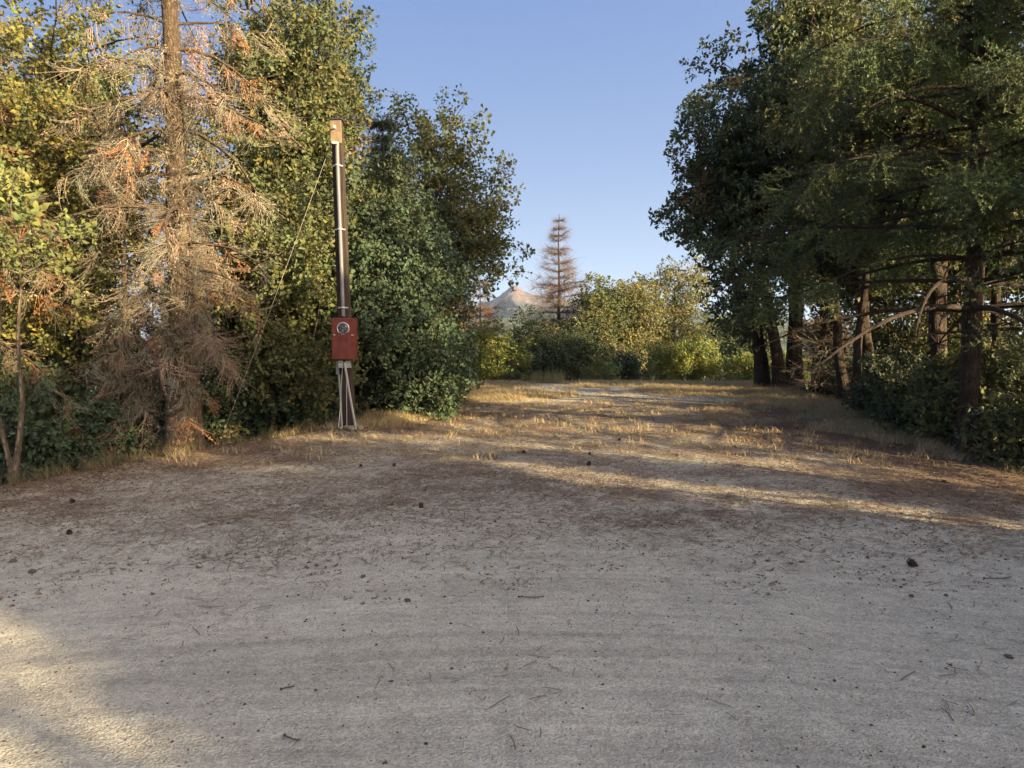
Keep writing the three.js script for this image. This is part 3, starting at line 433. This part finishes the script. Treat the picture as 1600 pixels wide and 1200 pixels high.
const gz = (x, D, dy) => ground(x, -D) + dy;
for (const [x, D, base, top, w, n, tone, lab, s, leaf] of [
  [-0.8, 24.9, 0, 1.45, 1.0, 70, lime, 'bright lime bush at the left of the far end', 311], [1.15, 29, 0, 2.0, 1.15, 62, dg, 'dark round oak in front of the small dead pine gap', 312], [2.35, 28.5, 0, 1.4, 0.9, 44, dg, 'low oak at the foot of the tall dead pine', 313],
  [3.35, 30, 0, 4.2, 0.85, 62, og, 'narrow oak just right of the tall dead pine', 314], [4.9, 31, 0, 4.1, 1.15, 82, [.13, .14, .04], 'olive oak in the middle of the far trees', 315], [6.7, 32, 0, 4.8, 1.35, 84, [.15, .155, .045], 'tallest sunlit olive oak of the far trees', 316],
  [5.3, 26, 0, 1.15, 0.72, 42, lime, 'bright lime bush in front of the olive oaks', 317], [6.35, 26.3, 0, 1.35, 0.55, 34, lime, 'taller lime bush next to the great oak', 318], [9.3, 30, 0, 2.4, 1.5, 60, dg, 'dark oak behind the crown edge of the great oak', 319], [0.2, 30.5, 0, 1.5, 1.0, 40, dg, 'low dark bush between lime bush and dark round oak', 320], [3.9, 27.8, 0, 0.8, 0.8, 30, bg, 'low dark bush below the narrow oak', 323],
  [7.6, 25, 0, 0.5, 0.55, 22, lime, 'low pale green bush at the right of the far end', 321], [2.85, 24.4, 0, 0.42, 0.26, 12, [.14, .2, .04], 'small bright green plant at the crest of the clearing', 322], [-1.7, 23.8, 0, 0.55, 0.5, 22, lime, 'small lime bush beside the left trees', 324], [8.9, 24.6, 0, 0.55, 0.6, 20, lime, 'low pale green bush under the great oak', 325]]) {
  const g = gz(x, D, 0), low = top < 1.6 && w < 1.1;
  broadleaf({ name: low ? 'bush' : 'oak_tree', category: low ? 'bush' : 'tree', label: lab, at: [x, -D], crowns: low ? [[x, (g + top) / 2 + 0.1, -D, w, (top - g) / 2, w, n]] : [[x, mix(g, top, 0.62), -D, w, (top - g) * 0.4, w, Math.round(n * .75)], [x - w * .5, mix(g, top, 0.35), -D + .3, w * 0.7, (top - g) * 0.25, w * .7, Math.round(n * .25)]], stems: [[0, 0, 0, [x, mix(g, top, .8), -D]], [0.25, 0.1, 0, [x + w * .5, mix(g, top, .6), -D]], [-0.25, 0, 0, [x - w * .5, mix(g, top, .55), -D]]], tone, leaf: 'far', size: low ? 0.62 : 0.75, per: 14, cr: low ? 0.25 : 0.38, trunkR: low ? 0.025 : 0.08, fork: 0.15, bark: low ? 'pale' : 'oak', seed: s, group: GB });
}
// trees farther down the slope that close the view under the sky
for (const [x, D, top, w, lab, s] of [[10, 36, 3.2, 2.4, 'oak on the slope behind the great oak', 331], [-4.5, 33, 2.0, 2.2, 'oak on the slope behind the left trees', 332], [5.6, 40, 1.4, 2.2, 'oak down the slope behind the olive oaks', 333], [1.2, 44, -0.2, 2.4, 'oak far down the slope below the dead pine', 334]])
  broadleaf({ name: 'oak_tree', label: lab, at: [x, -D], crowns: [[x, mix(gz(x, D, 0), top, .55), -D, w, (top - gz(x, D, 0)) * .46, w, 70]], tone: dg, leaf: 'far', per: 14, trunkR: 0.12, seed: s, group: GB });

// ---------------------------------------------------------------- roadside trees outside the frame that shade the road
[[9.0, -3.4, 6.6, 1.9, 1], [9.4, -0.2, 6.7, 1.9, 1], [10, 3.0, 6.9, 2.0, 1], [10.8, 6.0, 6.8, 2.1, 1], [12.4, 9.2, 7.6, 2.3, 1], [9.6, 11.5, 7, 2.2, 1], [16, 7.2, 8, 2.4, 1], [17.5, 12.5, 9, 2.6, 1]].forEach(([x, z, h, r, low], i) => {
  const nth = ['first', 'second', 'third', 'fourth', 'fifth', 'sixth', 'seventh', 'eighth', 'ninth', 'tenth', 'eleventh', 'twelfth'][i];
  broadleaf({ name: 'roadside_oak', label: `roadside oak outside the frame on the right, ${nth} of its row`, at: [x, z], crowns: [[x, h * 0.64, z, r, h * 0.36, r, 95], [x - 0.2, low > 1 ? low : 1.7, z, r * 0.9, 1.4, r * 0.85, 50]], tone: og, leaf: 'far', size: 1.15, per: 14, cr: 0.5, trunkR: 0.14, seed: 400 + i, lanes: 0.36, group: GO });
});

// ---------------------------------------------------------------- meter post and guy wire
{
  const wood = (lo, hi, seed) => { const A = lattice(40, seed), B = lattice(9, seed + 1); const f = (u, v) => clamp(0.6 * A(u, v * 0.12) + 0.4 * B(u, v * 0.5)); return new THREE.MeshStandardMaterial({ map: dataTex(256, (u, v) => [0, 1, 2].map((i) => mix(lo[i], hi[i], f(u, v))), true), bumpMap: dataTex(256, (u, v) => Array(3).fill(f(u, v))), bumpScale: 0.006, roughness: 0.9 }); };
  const metal = (r, g, b, rough, mt) => new THREE.MeshStandardMaterial({ color: lin(r, g, b), roughness: rough, metalness: mt });
  const darkWood = wood([.12, .09, .075], [.29, .23, .19], 61), paleWood = wood([.34, .28, .22], [.58, .50, .40], 62);
  const rustN = lattice(24, 63), rustF = lattice(90, 64);
  const red = new THREE.MeshStandardMaterial({ map: dataTex(256, (u, v) => { const k = 0.75 + 0.3 * rustN(u, v * 0.4) + 0.15 * rustF(u, v), d = rustF(v, u) > 0.9 ? 0.75 : 1; return [0.41 * k * d, 0.18 * k * d, 0.13 * k * d]; }, true), roughness: 0.65, metalness: 0.1 });
  const pvc = metal(0.14, 0.14, 0.155, 0.6, 0.0), steel = metal(0.55, 0.55, 0.56, 0.45, 0.7), grey = metal(0.32, 0.31, 0.29, 0.7, 0.1), dark = metal(0.03, 0.03, 0.032, 0.5, 0.2), cream = metal(0.7, 0.62, 0.5, 0.6, 0);
  const contact = metal(0.2, 0.2, 0.2, 0.5, 0.6), X0 = -2.52, Z0 = -11.8, post = thing('meter_post', 'leaning wooden utility post with red meter box and grey conduit', 'utility post', onGround(X0, Z0, -0.02));
  const by = post.position.y, H = 4.72 - by, lean = (y) => -0.105 * (y / H);
  const bar = (pts, r, mat, name, parent = post, sides = 14) => part(name, new THREE.TubeGeometry(new THREE.CatmullRomCurve3(pts.map((p) => V(...p))), 24, r, sides, false), mat, parent);
  const box = (w, h, d, x, y, z, mat, name, parent = post, bev = 0.004) => {
    const s = new THREE.Shape([new THREE.Vector2(-w / 2, -h / 2), new THREE.Vector2(w / 2, -h / 2), new THREE.Vector2(w / 2, h / 2), new THREE.Vector2(-w / 2, h / 2)].map((p) => p.clone().multiplyScalar(1 - 2 * bev / Math.max(w, h))));
    const g = new THREE.ExtrudeGeometry(s, { depth: d - 2 * bev, bevelEnabled: true, bevelThickness: bev, bevelSize: bev, bevelSegments: 2 }); g.translate(0, 0, -d / 2 + bev); const m = part(name, g, mat, parent); m.position.set(x, y, z); return m; };
  { // squared, slightly tapering timber with worn corners
    const P = [], I = [], U = [], n = 40, ring = [[-1, -.82], [-1, .82], [-.82, 1], [.82, 1], [1, .82], [1, -.82], [.82, -1], [-.82, -1]];
    for (let i = 0; i <= n; i++) { const y = H * i / n, w = mix(0.098, 0.076, i / n); let c = 0; ring.forEach(([a, b], k) => { const q = 1 + 0.03 * n3(y * 3, k * 3, 5); P.push(lean(y) + a * w * q, y, b * w * q); U.push(k * 0.25, y / 1.2); }); P.push(P[P.length - 24], y, P[P.length - 22]); U.push(2, y / 1.2); }
    for (let i = 0; i < n; i++) for (let k = 0; k < 8; k++) { const a = i * 9 + k; I.push(a, a + 9, a + 1, a + 1, a + 9, a + 10); }
    const o = P.length / 3; P.push(lean(H), H, 0); U.push(0, 0); for (let k = 0; k < 8; k++) I.push(o, n * 9 + k + 1, n * 9 + k);
    part('post', soup(P, I, { uv: U }), darkWood, post);
  }
  box(0.158, 0.335, 0.03, lean(H - .17), H - 0.185, 0.094, paleWood, 'face_board').rotation.z = 0.022;
  box(0.19, 0.025, 0.2, lean(H), H + 0.012, 0, dark, 'cap').rotation.z = 0.022;
  { const b = bar([[lean(H) - 0.0, H - 0.135, 0.1], [lean(H), H - 0.135, 0.19]], 0.013, steel, 'eye_bolt'); part('bolt_head', new THREE.SphereGeometry(0.026, 12, 8).translate(lean(H), H - 0.135, 0.195), cream, b); }
  box(0.075, 0.028, 0.12, lean(H) + 0.004, H - 0.36, 0.135, cream, 'weather_head');
  const zc = 0.135, top = H - 0.38, botm = 1.80 - by, cx = (y) => lean(y) + 0.012;
  bar([[cx(top), top, zc - .01], [cx(top - .3), top - .3, zc], [cx(2.6), 2.6, zc], [cx(botm), botm, zc]], 0.03, pvc, 'conduit');
  for (const y of [H - 0.68, H - 1.62, 1.93 - by]) { const g = new THREE.TorusGeometry(0.038, 0.008, 8, 20).rotateX(Math.PI / 2).scale(1, 1.8, 1); const s = part('strap', g, steel, post); s.position.set(cx(y), y, zc); box(0.15, 0.02, 0.006, 0, 0, -0.03, steel, 'strap_plate', s, 0.001); }
  // meter box
  const bw = 0.355, b0 = 1.15 - by, b1 = 1.775 - by, bm = box(bw, b1 - b0, 0.16, -0.0, (b0 + b1) / 2, 0.185, red, 'meter_box', post, 0.008);
  bm.rotation.z = -0.012;
  box(bw * 0.96, 0.385, 0.012, 0.004, -0.112, 0.087, red, 'door_panel', bm, 0.004);
  box(bw * 0.9, 0.012, 0.03, 0, 0.084, 0.088, red, 'rain_lip', bm, 0.002);
  for (const s of [-1, 1]) box(0.035, 0.02, 0.02, s * 0.135, 0.058, 0.098, grey, 'latch', bm, 0.003);
  const cy = 0.155;
  { const ring = part('meter_ring', new THREE.TorusGeometry(0.086, 0.0095, 10, 40), steel, bm); ring.position.set(-0.004, cy, 0.088);
    const rc = part('socket', new THREE.CylinderGeometry(0.083, 0.083, 0.02, 32).rotateX(Math.PI / 2), dark, bm); rc.position.set(-0.004, cy, 0.08);
    for (const [x, y, w, h] of [[-.04, .04, .014, .018], [.038, .042, .014, .018], [-.042, -.02, .015, .024], [.04, -.02, .015, .024], [0, -.03, .02, .04], [0, .012, .012, .014], [-.02, -.058, .05, .012]]) box(w, h, 0.02, -0.004 + x, cy + y, 0.098, contact, 'terminal', bm, 0.002);
    const glass = part('glass_cover', new THREE.SphereGeometry(0.08, 28, 10, 0, Math.PI * 2, 0, Math.PI / 2).rotateX(Math.PI / 2).scale(1, 1, 0.45), new THREE.MeshPhysicalMaterial({ color: 0xffffff, transmission: 1, roughness: 0.03, thickness: 0 }), bm); glass.position.set(-0.004, cy, 0.093); }
  for (const s of [-1, 1]) { const b = box(0.075, 0.115, 0.09, s * 0.052 - 0.01, b0 - 0.07, 0.15, grey, 'cable_clamp', post, 0.006); box(0.076, 0.01, 0.094, 0, 0, 0, steel, 'clamp_band', b, 0.001); }
  bar([[-0.005, b0 - 0.04, 0.2], [0.045, 0.7, 0.2], [0.155, 0.02, 0.2]], 0.0175, grey, 'brace_pipe');
  bar([[-0.115, 0.85, 0.09], [-0.1, 0.6, 0.1], [-0.075, 0.01, 0.12]], 0.0165, grey, 'ground_conduit');
  bar([[-0.05, b0 - .1, 0.12], [-0.07, 0.75, 0.125], [-0.09, .35, 0.15], [-0.115, 0.02, 0.2]], 0.006, steel, 'cable');
  bar([[0.0, b0 - .12, 0.118], [0.003, 0.6, 0.118], [0.0, 0.05, 0.125]], 0.006, steel, 'ground_wire');
  part('wire_clamp', new THREE.CylinderGeometry(0.011, 0.011, 0.03, 10).translate(0.003, 0.6, 0.118), metal(0.5, 0.25, 0.12, 0.5, 0.6), post);
  box(0.05, 0.2, 0.08, -0.135, 0.95, 0.03, grey, 'junction_box', post, 0.006);
  { const R = rng(9), P = [], I = []; for (let k = 0; k < 10; k++) { const a = R() * 6.28, r = 0.05 + 0.06 * R(), g = new THREE.IcosahedronGeometry(r * .55, 1), q = g.attributes.position; for (let i = 0; i < q.count; i++) { const s = 1 + 0.35 * n3(q.getX(i) * 40 + k, q.getY(i) * 40, q.getZ(i) * 40); P.push(q.getX(i) * s + 0.16 * Math.cos(a) + .03, q.getY(i) * s * .7 + 0.04, q.getZ(i) * s + 0.16 + 0.06 * Math.sin(a)); } }
    const o = thing('rubble_heap', 'small heap of grey rubble at the foot of the meter post', 'rubble', [post.position.x + .03, post.position.y, post.position.z]); part('stones', soup(P), new THREE.MeshStandardMaterial({ color: lin(.2, .165, .13), roughness: 1 }), o, 'stuff'); }
  // guy wire with eye and anchor
  const g = thing('guy_wire', 'thin steel guy wire slanting from the meter post to the ground', 'guy wire', onGround(-4.42, -11.25)), a = V(0, 0.05, 0), b = V(X0 + lean(4.3) - 0.1, by + 4.32, Z0).sub(g.position), m = a.clone().lerp(b, 0.5).add(V(0, -0.05, 0));
  part('wire', new THREE.TubeGeometry(new THREE.CatmullRomCurve3([a, m, b]), 30, 0.0032, 8), metal(0.28, 0.26, 0.22, 0.6, 0.3), g);
  part('eye', new THREE.TorusGeometry(0.03, 0.008, 8, 16), steel, g).position.copy(b);
  part('anchor_rod', new THREE.CylinderGeometry(0.012, 0.014, 0.3, 8), steel, g).position.set(0, 0.02, 0);
}

// ---------------------------------------------------------------- small things on the ground
{
  const R = rng(500), cone = (() => { // scales set in spirals round a core
    const P = [], I = []; const core = new THREE.SphereGeometry(0.55, 8, 6).scale(0.8, 1, 0.8);
    for (let k = 0; k < 64; k++) { const u = k / 64, a = k * 2.39996, y = -0.9 + 1.8 * u, r = Math.sqrt(Math.max(0, 1 - y * y)) * 0.62 + 0.05, b = V(Math.cos(a) * r * .5, y * .9, Math.sin(a) * r * .5), d = V(Math.cos(a), 0.25 + u * .7, Math.sin(a)).normalize(), s = V().crossVectors(d, UP).normalize(); leafInto(P, I, b, d, s, 0.62, 0.5, 0.25); }
    const body = soup(P, I); const c = core.toNonIndexed(); c.deleteAttribute('uv'); return [body, core]; })();
  const scaleMat = new THREE.MeshStandardMaterial({ color: lin(0.085, 0.045, 0.032), roughness: 0.85, side: THREE.DoubleSide }), coreMat = new THREE.MeshStandardMaterial({ color: lin(0.05, 0.028, 0.02), roughness: 0.9 });
  const px = (x, y) => { const u = (x - 800) / 1203, v = (600 - y) / 1203, s = Math.sin(0.0705), c = Math.cos(0.0705), k = 1.6 / -(v * c - s); return [u * k, -(c + v * s) * k]; };   // where a line of sight meets the ground: positions read off the photograph once
  for (const [x, y, s, lab] of [[658, 793, 1, 'dark pine cone alone on pale gravel left of centre'], [818, 709, 1.1, 'pine cone at the edge of the litter, centre left'], [920, 729, 1.15, 'dark pine cone on bare gravel near the centre'], [921, 711, 0.8, 'small pine cone just behind the centre one'], [968, 688, 0.9, 'pine cone on the straw behind the centre'], [1057, 714, 0.9, 'pine cone right of the centre pair'], [1475, 749, 1, 'dark pine cone on the litter at the far right'], [1424, 884, 1.15, 'dark pine cone on the red brown needle patch'], [1148, 700, 0.9, 'pine cone by the streaks of sun, right of centre'], [1338, 710, 0.8, 'pine cone in front of the dry grass on the right'], [1245, 668, 0.8, 'pine cone in the shaded grass on the right'], [113, 769, 1.05, 'dark pine cone near the left edge of the clearing'], [108, 819, 0.9, 'dark pine cone below the one at the left edge'], [616, 728, 0.9, 'pine cone in the brown litter in front of the meter post'], [564, 727, 0.8, 'small pine cone at the tip of the brown litter'], [1190, 692, 0.8, 'small pine cone between grass tufts right of the sun streaks']]) {
    const [X, Z] = px(x, y), r = 0.027 * s, o = thing('pine_cone', lab, 'pine cone', onGround(X, Z, r * 0.7), 'pine cones on the ground');
    const b = part('scales', cone[0], scaleMat, o), k = part('core', cone[1], coreMat, o); for (const m of [b, k]) m.scale.set(r, r * 1.15, r); o.rotation.set(1.2 + R() * 0.6, R() * 6, R());
  }
  const rockMat = new THREE.MeshStandardMaterial({ color: lin(0.085, 0.075, 0.068), roughness: 0.85 }), rockPale = new THREE.MeshStandardMaterial({ color: lin(0.36, 0.33, 0.29), roughness: 0.9 });
  const rock = (seed) => { const g = new THREE.IcosahedronGeometry(1, 3), q = g.attributes.position; for (let i = 0; i < q.count; i++) { const p = V().fromBufferAttribute(q, i), s = 1 + 0.5 * n3(p.x * 1.2 + seed, p.y * 1.2, p.z * 1.2) + 0.12 * n3(p.x * 4, p.y * 4 + seed, p.z * 4); q.setXYZ(i, p.x * s, p.y * s * 0.55, p.z * s * 0.8); } g.computeVertexNormals(); return g; };
  for (const [x, y, r, mat, lab] of [[50, 881, 0.035, rockMat, 'dark flat stone at the left edge of the road'], [20, 862, 0.035, rockMat, 'dark stone behind the flat one at the left edge'], [100, 848, 0.03, rockPale, 'grey stone lying in the litter on the left'], [1424, 931, 0.022, rockMat, 'small dark stone in front of the red brown needle patch'], [1478, 929, 0.018, rockMat, 'tiny bluish stone right of the small dark stone'], [1576, 1028, 0.025, rockMat, 'small dark stone at the right edge of the road'], [637, 941, 0.028, rockMat, 'small dark clod on the gravel, centre left'], [567, 902, 0.026, rockMat, 'small dark clod left of the other clod']]) {
    const [X, Z] = px(x, y), m = part(numbered('stone'), rock(x * 0.1), mat, scene); m.scale.setScalar(r * 0.75); m.position.set(...onGround(X, Z, r * 0.25)); m.rotation.y = x; tag(m, lab, 'stone', 'stones on the gravel'); }
  for (const [x, y, l, a, lab] of [[450, 1078, 0.06, 0.6, 'short curved twig on the road, left of centre'], [456, 1157, 0.075, -0.5, 'short straight twig nearest the camera'], [830, 939, 0.15, 0.03, 'thin dark twig lying across the gravel at the centre'], [1125, 798, 0.26, 0.05, 'long thin twig on the litter right of centre'], [1560, 905, 0.2, 0.1, 'twig on the gravel at the right edge']]) {
    const [X, Z] = px(x, y), o = thing('twig', lab, 'twig', onGround(X, Z, 0.008), 'twigs on the ground'), c = new THREE.CatmullRomCurve3([V(-l / 2, 0.004, 0), V(-l * .1, 0.008, l * .12), V(l * .2, 0.004, l * .05), V(l / 2, 0.002, -l * .08)]);
    part('stick', new THREE.TubeGeometry(c, 14, 0.0035, 6), new THREE.MeshStandardMaterial({ color: lin(0.09, 0.065, 0.045), roughness: 0.9 }), o); part('knot', new THREE.SphereGeometry(0.006, 8, 6).translate(-l / 2, 0.005, 0), coreMat, o); o.rotation.y = a; }

  // fallen needles, crumbs, pebbles: uncountable
  const needles = (seed) => { const Q = rng(seed), P = [], I = []; for (let k = 0; k < 7; k++) { const a = Q() * 6.28, l = 0.02 + 0.04 * Q(), x = (Q() - .5) * 0.45, z = (Q() - .5) * 0.45, b = (Q() - .5) * 0.6, w = 0.0019; let o = P.length / 3; for (let i = 0; i < 3; i++) { const t = (i - 1) * l, q = a + b * (i - 1) * .5, X = x + Math.cos(q) * t, Z = z + Math.sin(q) * t, y = 0.004 + 0.008 * Q(); P.push(X - Math.sin(q) * w, y, Z + Math.cos(q) * w, X + Math.sin(q) * w, y + .001, Z - Math.cos(q) * w); } I.push(o, o + 2, o + 1, o + 1, o + 2, o + 3, o + 2, o + 4, o + 3, o + 3, o + 4, o + 5); } return soup(P, I); };
  const crumb = (seed) => { const g = new THREE.IcosahedronGeometry(1, 1), q = g.attributes.position; for (let i = 0; i < q.count; i++) { const p = V().fromBufferAttribute(q, i), s = 1 + 0.6 * n3(p.x * 1.5 + seed, p.y * 1.5, p.z * 1.5); q.setXYZ(i, p.x * s, p.y * s * .6, p.z * s * .8); } g.computeVertexNormals(); return g; };
  const spread = (name, label, cat, geo, mat, n, seed, place) => { const Q = rng(seed), rows = []; let guard = n * 60; while (rows.length < n && guard--) { const r = place(Q); if (r) rows.push(r); } const im = new THREE.InstancedMesh(geo, mat, rows.length); rows.forEach(([x, z, s, c, dy, sy], i) => { const y = ground(x, z), e = 0.08; _q.setFromUnitVectors(UP, V(ground(x - e, z) - ground(x + e, z), 2 * e, ground(x, z - e) - ground(x, z + e)).normalize()).multiply(new THREE.Quaternion().setFromAxisAngle(UP, Q() * 6.28)); _m.compose(V(x, y + (dy ?? 0), z), _q, V(s, s * (sy ?? 1), s)); im.setMatrixAt(i, _m); im.setColorAt(i, c); }); im.name = numbered(name); im.castShadow = im.receiveShadow = true; tag(im, label, cat, null, 'stuff'); scene.add(im); };
  const anyXZ = (Q, d0, d1, p = 1.4) => { const D = d0 + (d1 - d0) * Math.pow(Q(), p), l = Math.max(leftEdge(D) - .3, -0.72 * D - .6), r = Math.min(rightEdge(D) + .3, 0.72 * D + .6); return [mix(l, r, Q()), -D]; };
  spread('pine_needles', 'fallen reddish brown pine needles littering the gravel', 'pine needles', needles(1), dryMat, 30000, 601, (Q) => { const [x, z] = anyXZ(Q, 3.0, 17, 1.0); if (Q() > (0.16 + 0.8 * litter(x, z)) * (0.015 + 0.985 * sstep(4.5, 7.5, -z))) return null; const v = 0.6 + 0.8 * Q(); return [x, z, 0.8 + 0.6 * Q(), lin(0.185 * v, 0.122 * v, 0.08 * v)]; });
  spread('bark_crumbs', 'dark crumbs of bark and leaf scattered over the gravel', 'debris', crumb(3), dryMat, 16000, 602, (Q) => { const [x, z] = anyXZ(Q, 2.1, 16, 1.25); if (Q() > (0.12 + 0.8 * litter(x, z)) * (0.35 + 0.65 * sstep(3.5, 6, -z))) return null; const v = 0.5 + Q(); return [x, z, 0.003 + 0.010 * Q() * Q() * Q() + 0.001 * -z * 0.3, lin(0.075 * v, 0.052 * v, 0.038 * v)]; });
  spread('pebbles', 'small pale pebbles pressed into the sandy road', 'pebbles', crumb(8), new THREE.MeshStandardMaterial({ color: 0xffffff, roughness: 0.95 }), 14000, 603, (Q) => { const [x, z] = anyXZ(Q, 2.0, 11, 1.5); const v = 0.55 + 0.6 * Q(); return [x, z, 0.0025 + 0.006 * Q() * Q() * Q(), lin(0.44 * v, 0.40 * v, 0.345 * v)]; });
  { const P = [], I = [], Q = rng(15); for (let k = 0; k < 5; k++) { const a = Q() * 6.28; leafInto(P, I, V((Q() - .5) * .3, 0.006, (Q() - .5) * .3), V(Math.cos(a), 0.15 * Q(), Math.sin(a)).normalize(), V(-Math.sin(a), 0.3 * (Q() - .5), Math.cos(a)).normalize(), 0.055, 0.034, 0.25); }
    spread('fallen_leaves', 'brown fallen oak leaves along the edges of the clearing', 'leaves', soup(P, I), dryMat, 7000, 608, (Q) => { const [x, z] = anyXZ(Q, 4.5, 20, 0.9), e = Math.min(x - leftEdge(-z), rightEdge(-z) - x); if (Q() > 0.05 + 0.9 * (1 - sstep(-0.2, 1.6, e)) * sstep(5, 8, -z) + 0.4 * litter(x, z)) return null; const v = 0.5 + 0.8 * Q(); return [x, z, 0.6 + 0.6 * Q(), lin(0.22 * v, 0.155 * v, 0.095 * v)]; }); }
  // dry grass
  const tuft = (seed, n, h, flop) => { const Q = rng(seed), P = [], I = []; for (let k = 0; k < n; k++) { const a = Q() * 6.28, r = 0.09 * Math.sqrt(Q()), b = V(Math.cos(a) * r, 0, Math.sin(a) * r), t = Q() * 6.28, H = h * (0.35 + 0.75 * Q()), f = flop * (0.2 + Q()) * H, w = 0.0026, sx = -Math.sin(t) * w, sz = Math.cos(t) * w, o = P.length / 3; for (let i = 0; i < 4; i++) { const u = i / 3, x = b.x + Math.cos(t) * f * u * u, z = b.z + Math.sin(t) * f * u * u, y = H * u * (1 - .2 * u * flop), q = 1 - 0.8 * u; P.push(x - sx * q, y, z - sz * q, x + sx * q, y, z + sz * q); } for (let i = 0; i < 3; i++) { const c = o + i * 2; I.push(c, c + 1, c + 2, c + 1, c + 3, c + 2); } } return soup(P, I); };
  const dry = (Q) => { const v = 0.65 + 0.6 * Q(), y = Q(); return lin(0.46 * v, mix(0.33, 0.38, y) * v, mix(0.16, 0.21, y) * v); };
  const gz2 = (Q) => { const D = 9.2 + 14.3 * Math.pow(Q(), 0.9), x = mix(leftEdge(D) - 0.5, rightEdge(D) + 0.5, Q()); return [x, -D]; };
  spread('dry_grass', 'short straw coloured dry grass over the far half of the clearing', 'grass', tuft(1, 22, 0.10, 0.9), grassMat, 12000, 604, (Q) => { const [x, z] = gz2(Q); if (Q() > 0.04 + straw(x, z)) return null; return [x, z, 0.7 + 0.8 * Q(), dry(Q)]; });
  spread('tall_dry_grass', 'taller feathery dry grass tufts along the clearing edges', 'grass', tuft(2, 20, 0.21, 0.8), grassMat, 1700, 605, (Q) => { const [x, z] = gz2(Q), D = -z, e = Math.min(x - leftEdge(D), rightEdge(D) - x); if (Q() > straw(x, z) * (0.10 + 0.9 * (1 - sstep(-0.2, 1.3, e))) * sstep(-0.15, 0.35, fbm(x * 0.9, 3, z * 0.9, 2) + 0.1)) return null; return [x, z, 0.6 + 0.6 * Q(), dry(Q)]; });
  spread('green_grass', 'green and brown weeds at the shaded left verge', 'grass', tuft(3, 22, 0.24, 0.9), grassMat, 420, 606, (Q) => { const D = 7.8 + 8 * Q(), x = leftEdge(D) - 0.9 + 1.0 * Q(); const v = 0.6 + 0.7 * Q(), y = Q(); return [x, -D, 0.55 + 0.6 * Q(), lin(mix(0.08, 0.24, y) * v, mix(0.085, 0.17, y) * v, mix(0.03, 0.075, y) * v)]; });
  spread('verge_weeds', 'green and brown weeds at the shaded right verge', 'grass', tuft(4, 20, 0.20, 0.9), grassMat, 600, 607, (Q) => { const D = 8.5 + 14 * Q(), x = rightEdge(D) - 0.1 + 1.0 * Q(); const v = 0.6 + 0.7 * Q(), y = Q(); return [x, -D, 0.5 + 0.6 * Q(), lin(mix(0.09, 0.3, y) * v, mix(0.11, 0.22, y) * v, mix(0.035, 0.09, y) * v)]; });
  { const g = thing('grass_clump', 'tall pale grass clump at the crest in front of the dark oak', 'grass', onGround(1.05, -23.4)), list = []; const Q = rng(71); for (let k = 0; k < 26; k++) list.push([V((Q() - .5) * 0.9, 0, (Q() - .5) * 0.4), V((Q() - .5) * .5, 1, (Q() - .5) * .5).normalize(), Q() * 6, 1 + 0.7 * Q(), lin(0.36 * (0.7 + .5 * Q()), 0.31, 0.13)]); scatter('blades', [tuft(5, 26, 0.34, 0.4)], grassMat, list, g); }
}
renderer.render(scene, camera);
